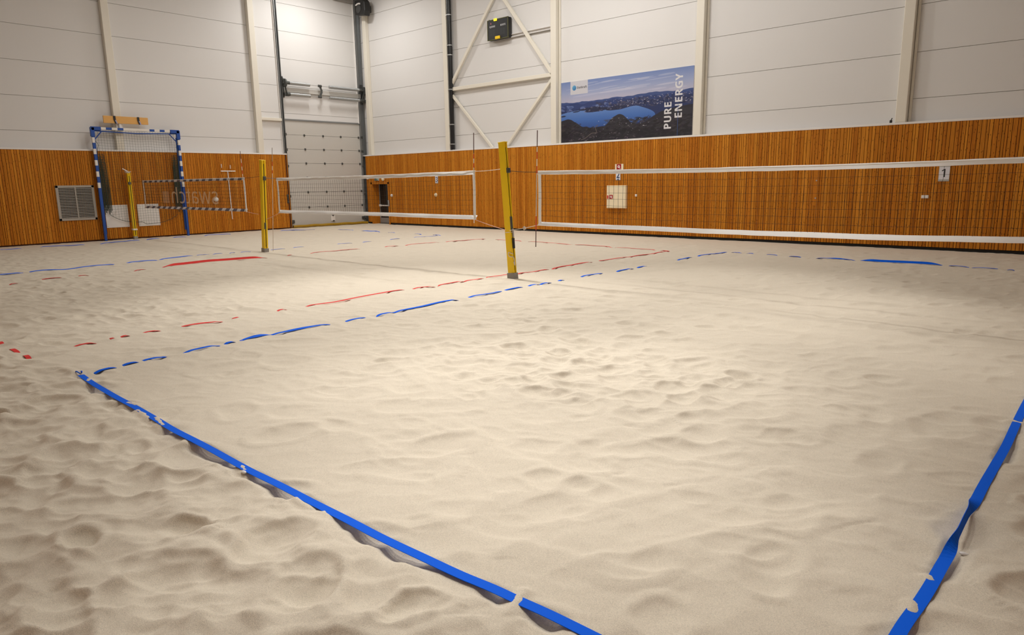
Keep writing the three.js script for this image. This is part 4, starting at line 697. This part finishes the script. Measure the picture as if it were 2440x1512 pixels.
// ------------------------------------------------------------------ ceiling lights
const lampPlace = ['above the far corner by the overhead door', 'over the third court', 'near the black pipe column', 'over the middle court net', 'nearest the landscape poster', 'above the left net end', 'before the right long wall', 'over the nearest court'];
LAMPS.forEach(([x, z, nits], i) => {
  const g = thing('ceiling_light', `long white hall light under the ceiling ${lampPlace[i]}`, 'light', [x, LAMP_Y, z], 'hall lights under the ceiling');
  part(g, 'housing', [box(LAMP_W + 0.08, 0.09, LAMP_D + 0.08, 0, 0.055, 0, 0.015), rod([-0.6, 0.1, 0], [-0.6, CH - LAMP_Y, 0], 0.01), rod([0.6, 0.1, 0], [0.6, CH - LAMP_Y, 0], 0.01)], M.white);
  part(g, 'diffuser', box(LAMP_W, 0.012, LAMP_D, 0, 0.006, 0), M.lamp);
  const l = new THREE.RectAreaLight(LAMP_COLOR, nits, LAMP_W, LAMP_D); l.name = 'lamp_light'; l.position.set(0, -0.012, 0); l.rotation.x = -Math.PI / 2; g.add(l);
});
const floodPlace = ['right of the left sideline, lowest aimed', 'behind the nearest net, narrow beam', 'left of the thick post, widest beam', 'over the left sideline near its middle', 'over the middle of the near court', 'inside the left sideline, faint beam', 'close to the long wall', 'just behind the nearest net at its centre', 'beyond the nearest net, pointing straight down', 'over the right sideline, aimed at the nearest net'];
FLOODS.forEach(([x, z, ax, az, deg, cd], i) => {
  const at = new THREE.Vector3(x, LAMP_Y, z), dir = new THREE.Vector3(ax, 0, az).sub(at).normalize(), q = new THREE.Quaternion().setFromUnitVectors(new THREE.Vector3(0, -1, 0), dir);
  const g = thing('court_floodlight', `round white court floodlight below the ceiling ${floodPlace[i]}`, 'light', [x, LAMP_Y, z], 'court floodlights below the ceiling');
  const can = part(g, 'reflector', new THREE.LatheGeometry([[0.0, 0.34], [0.09, 0.34], [0.11, 0.2], [0.17, 0.0], [0.185, -0.01], [0.19, 0.0], [0.13, 0.21], [0.11, 0.36], [0.0, 0.36]].map(p => new THREE.Vector2(...p)), 28), M.white); can.quaternion.copy(q);
  const lens = part(g, 'lens', new THREE.CylinderGeometry(0.165, 0.165, 0.01, 28).translate(0, 0.012, 0), M.lamp); lens.quaternion.copy(q);
  part(g, 'hanger', rod([0, 0.3, 0], [0, CH - LAMP_Y, 0], 0.012), M.galv);
  const l = new THREE.SpotLight(LAMP_COLOR, cd, 0, R(deg), 1, 2); l.name = 'flood_light'; l.position.copy(dir).multiplyScalar(0.03); l.target.position.copy(dir).multiplyScalar(5); l.castShadow = true; l.shadow.radius = 16; l.shadow.mapSize.set(2048, 2048); g.add(l); g.add(l.target); l.target.name = 'flood_target';
});
renderer.render(scene, camera);
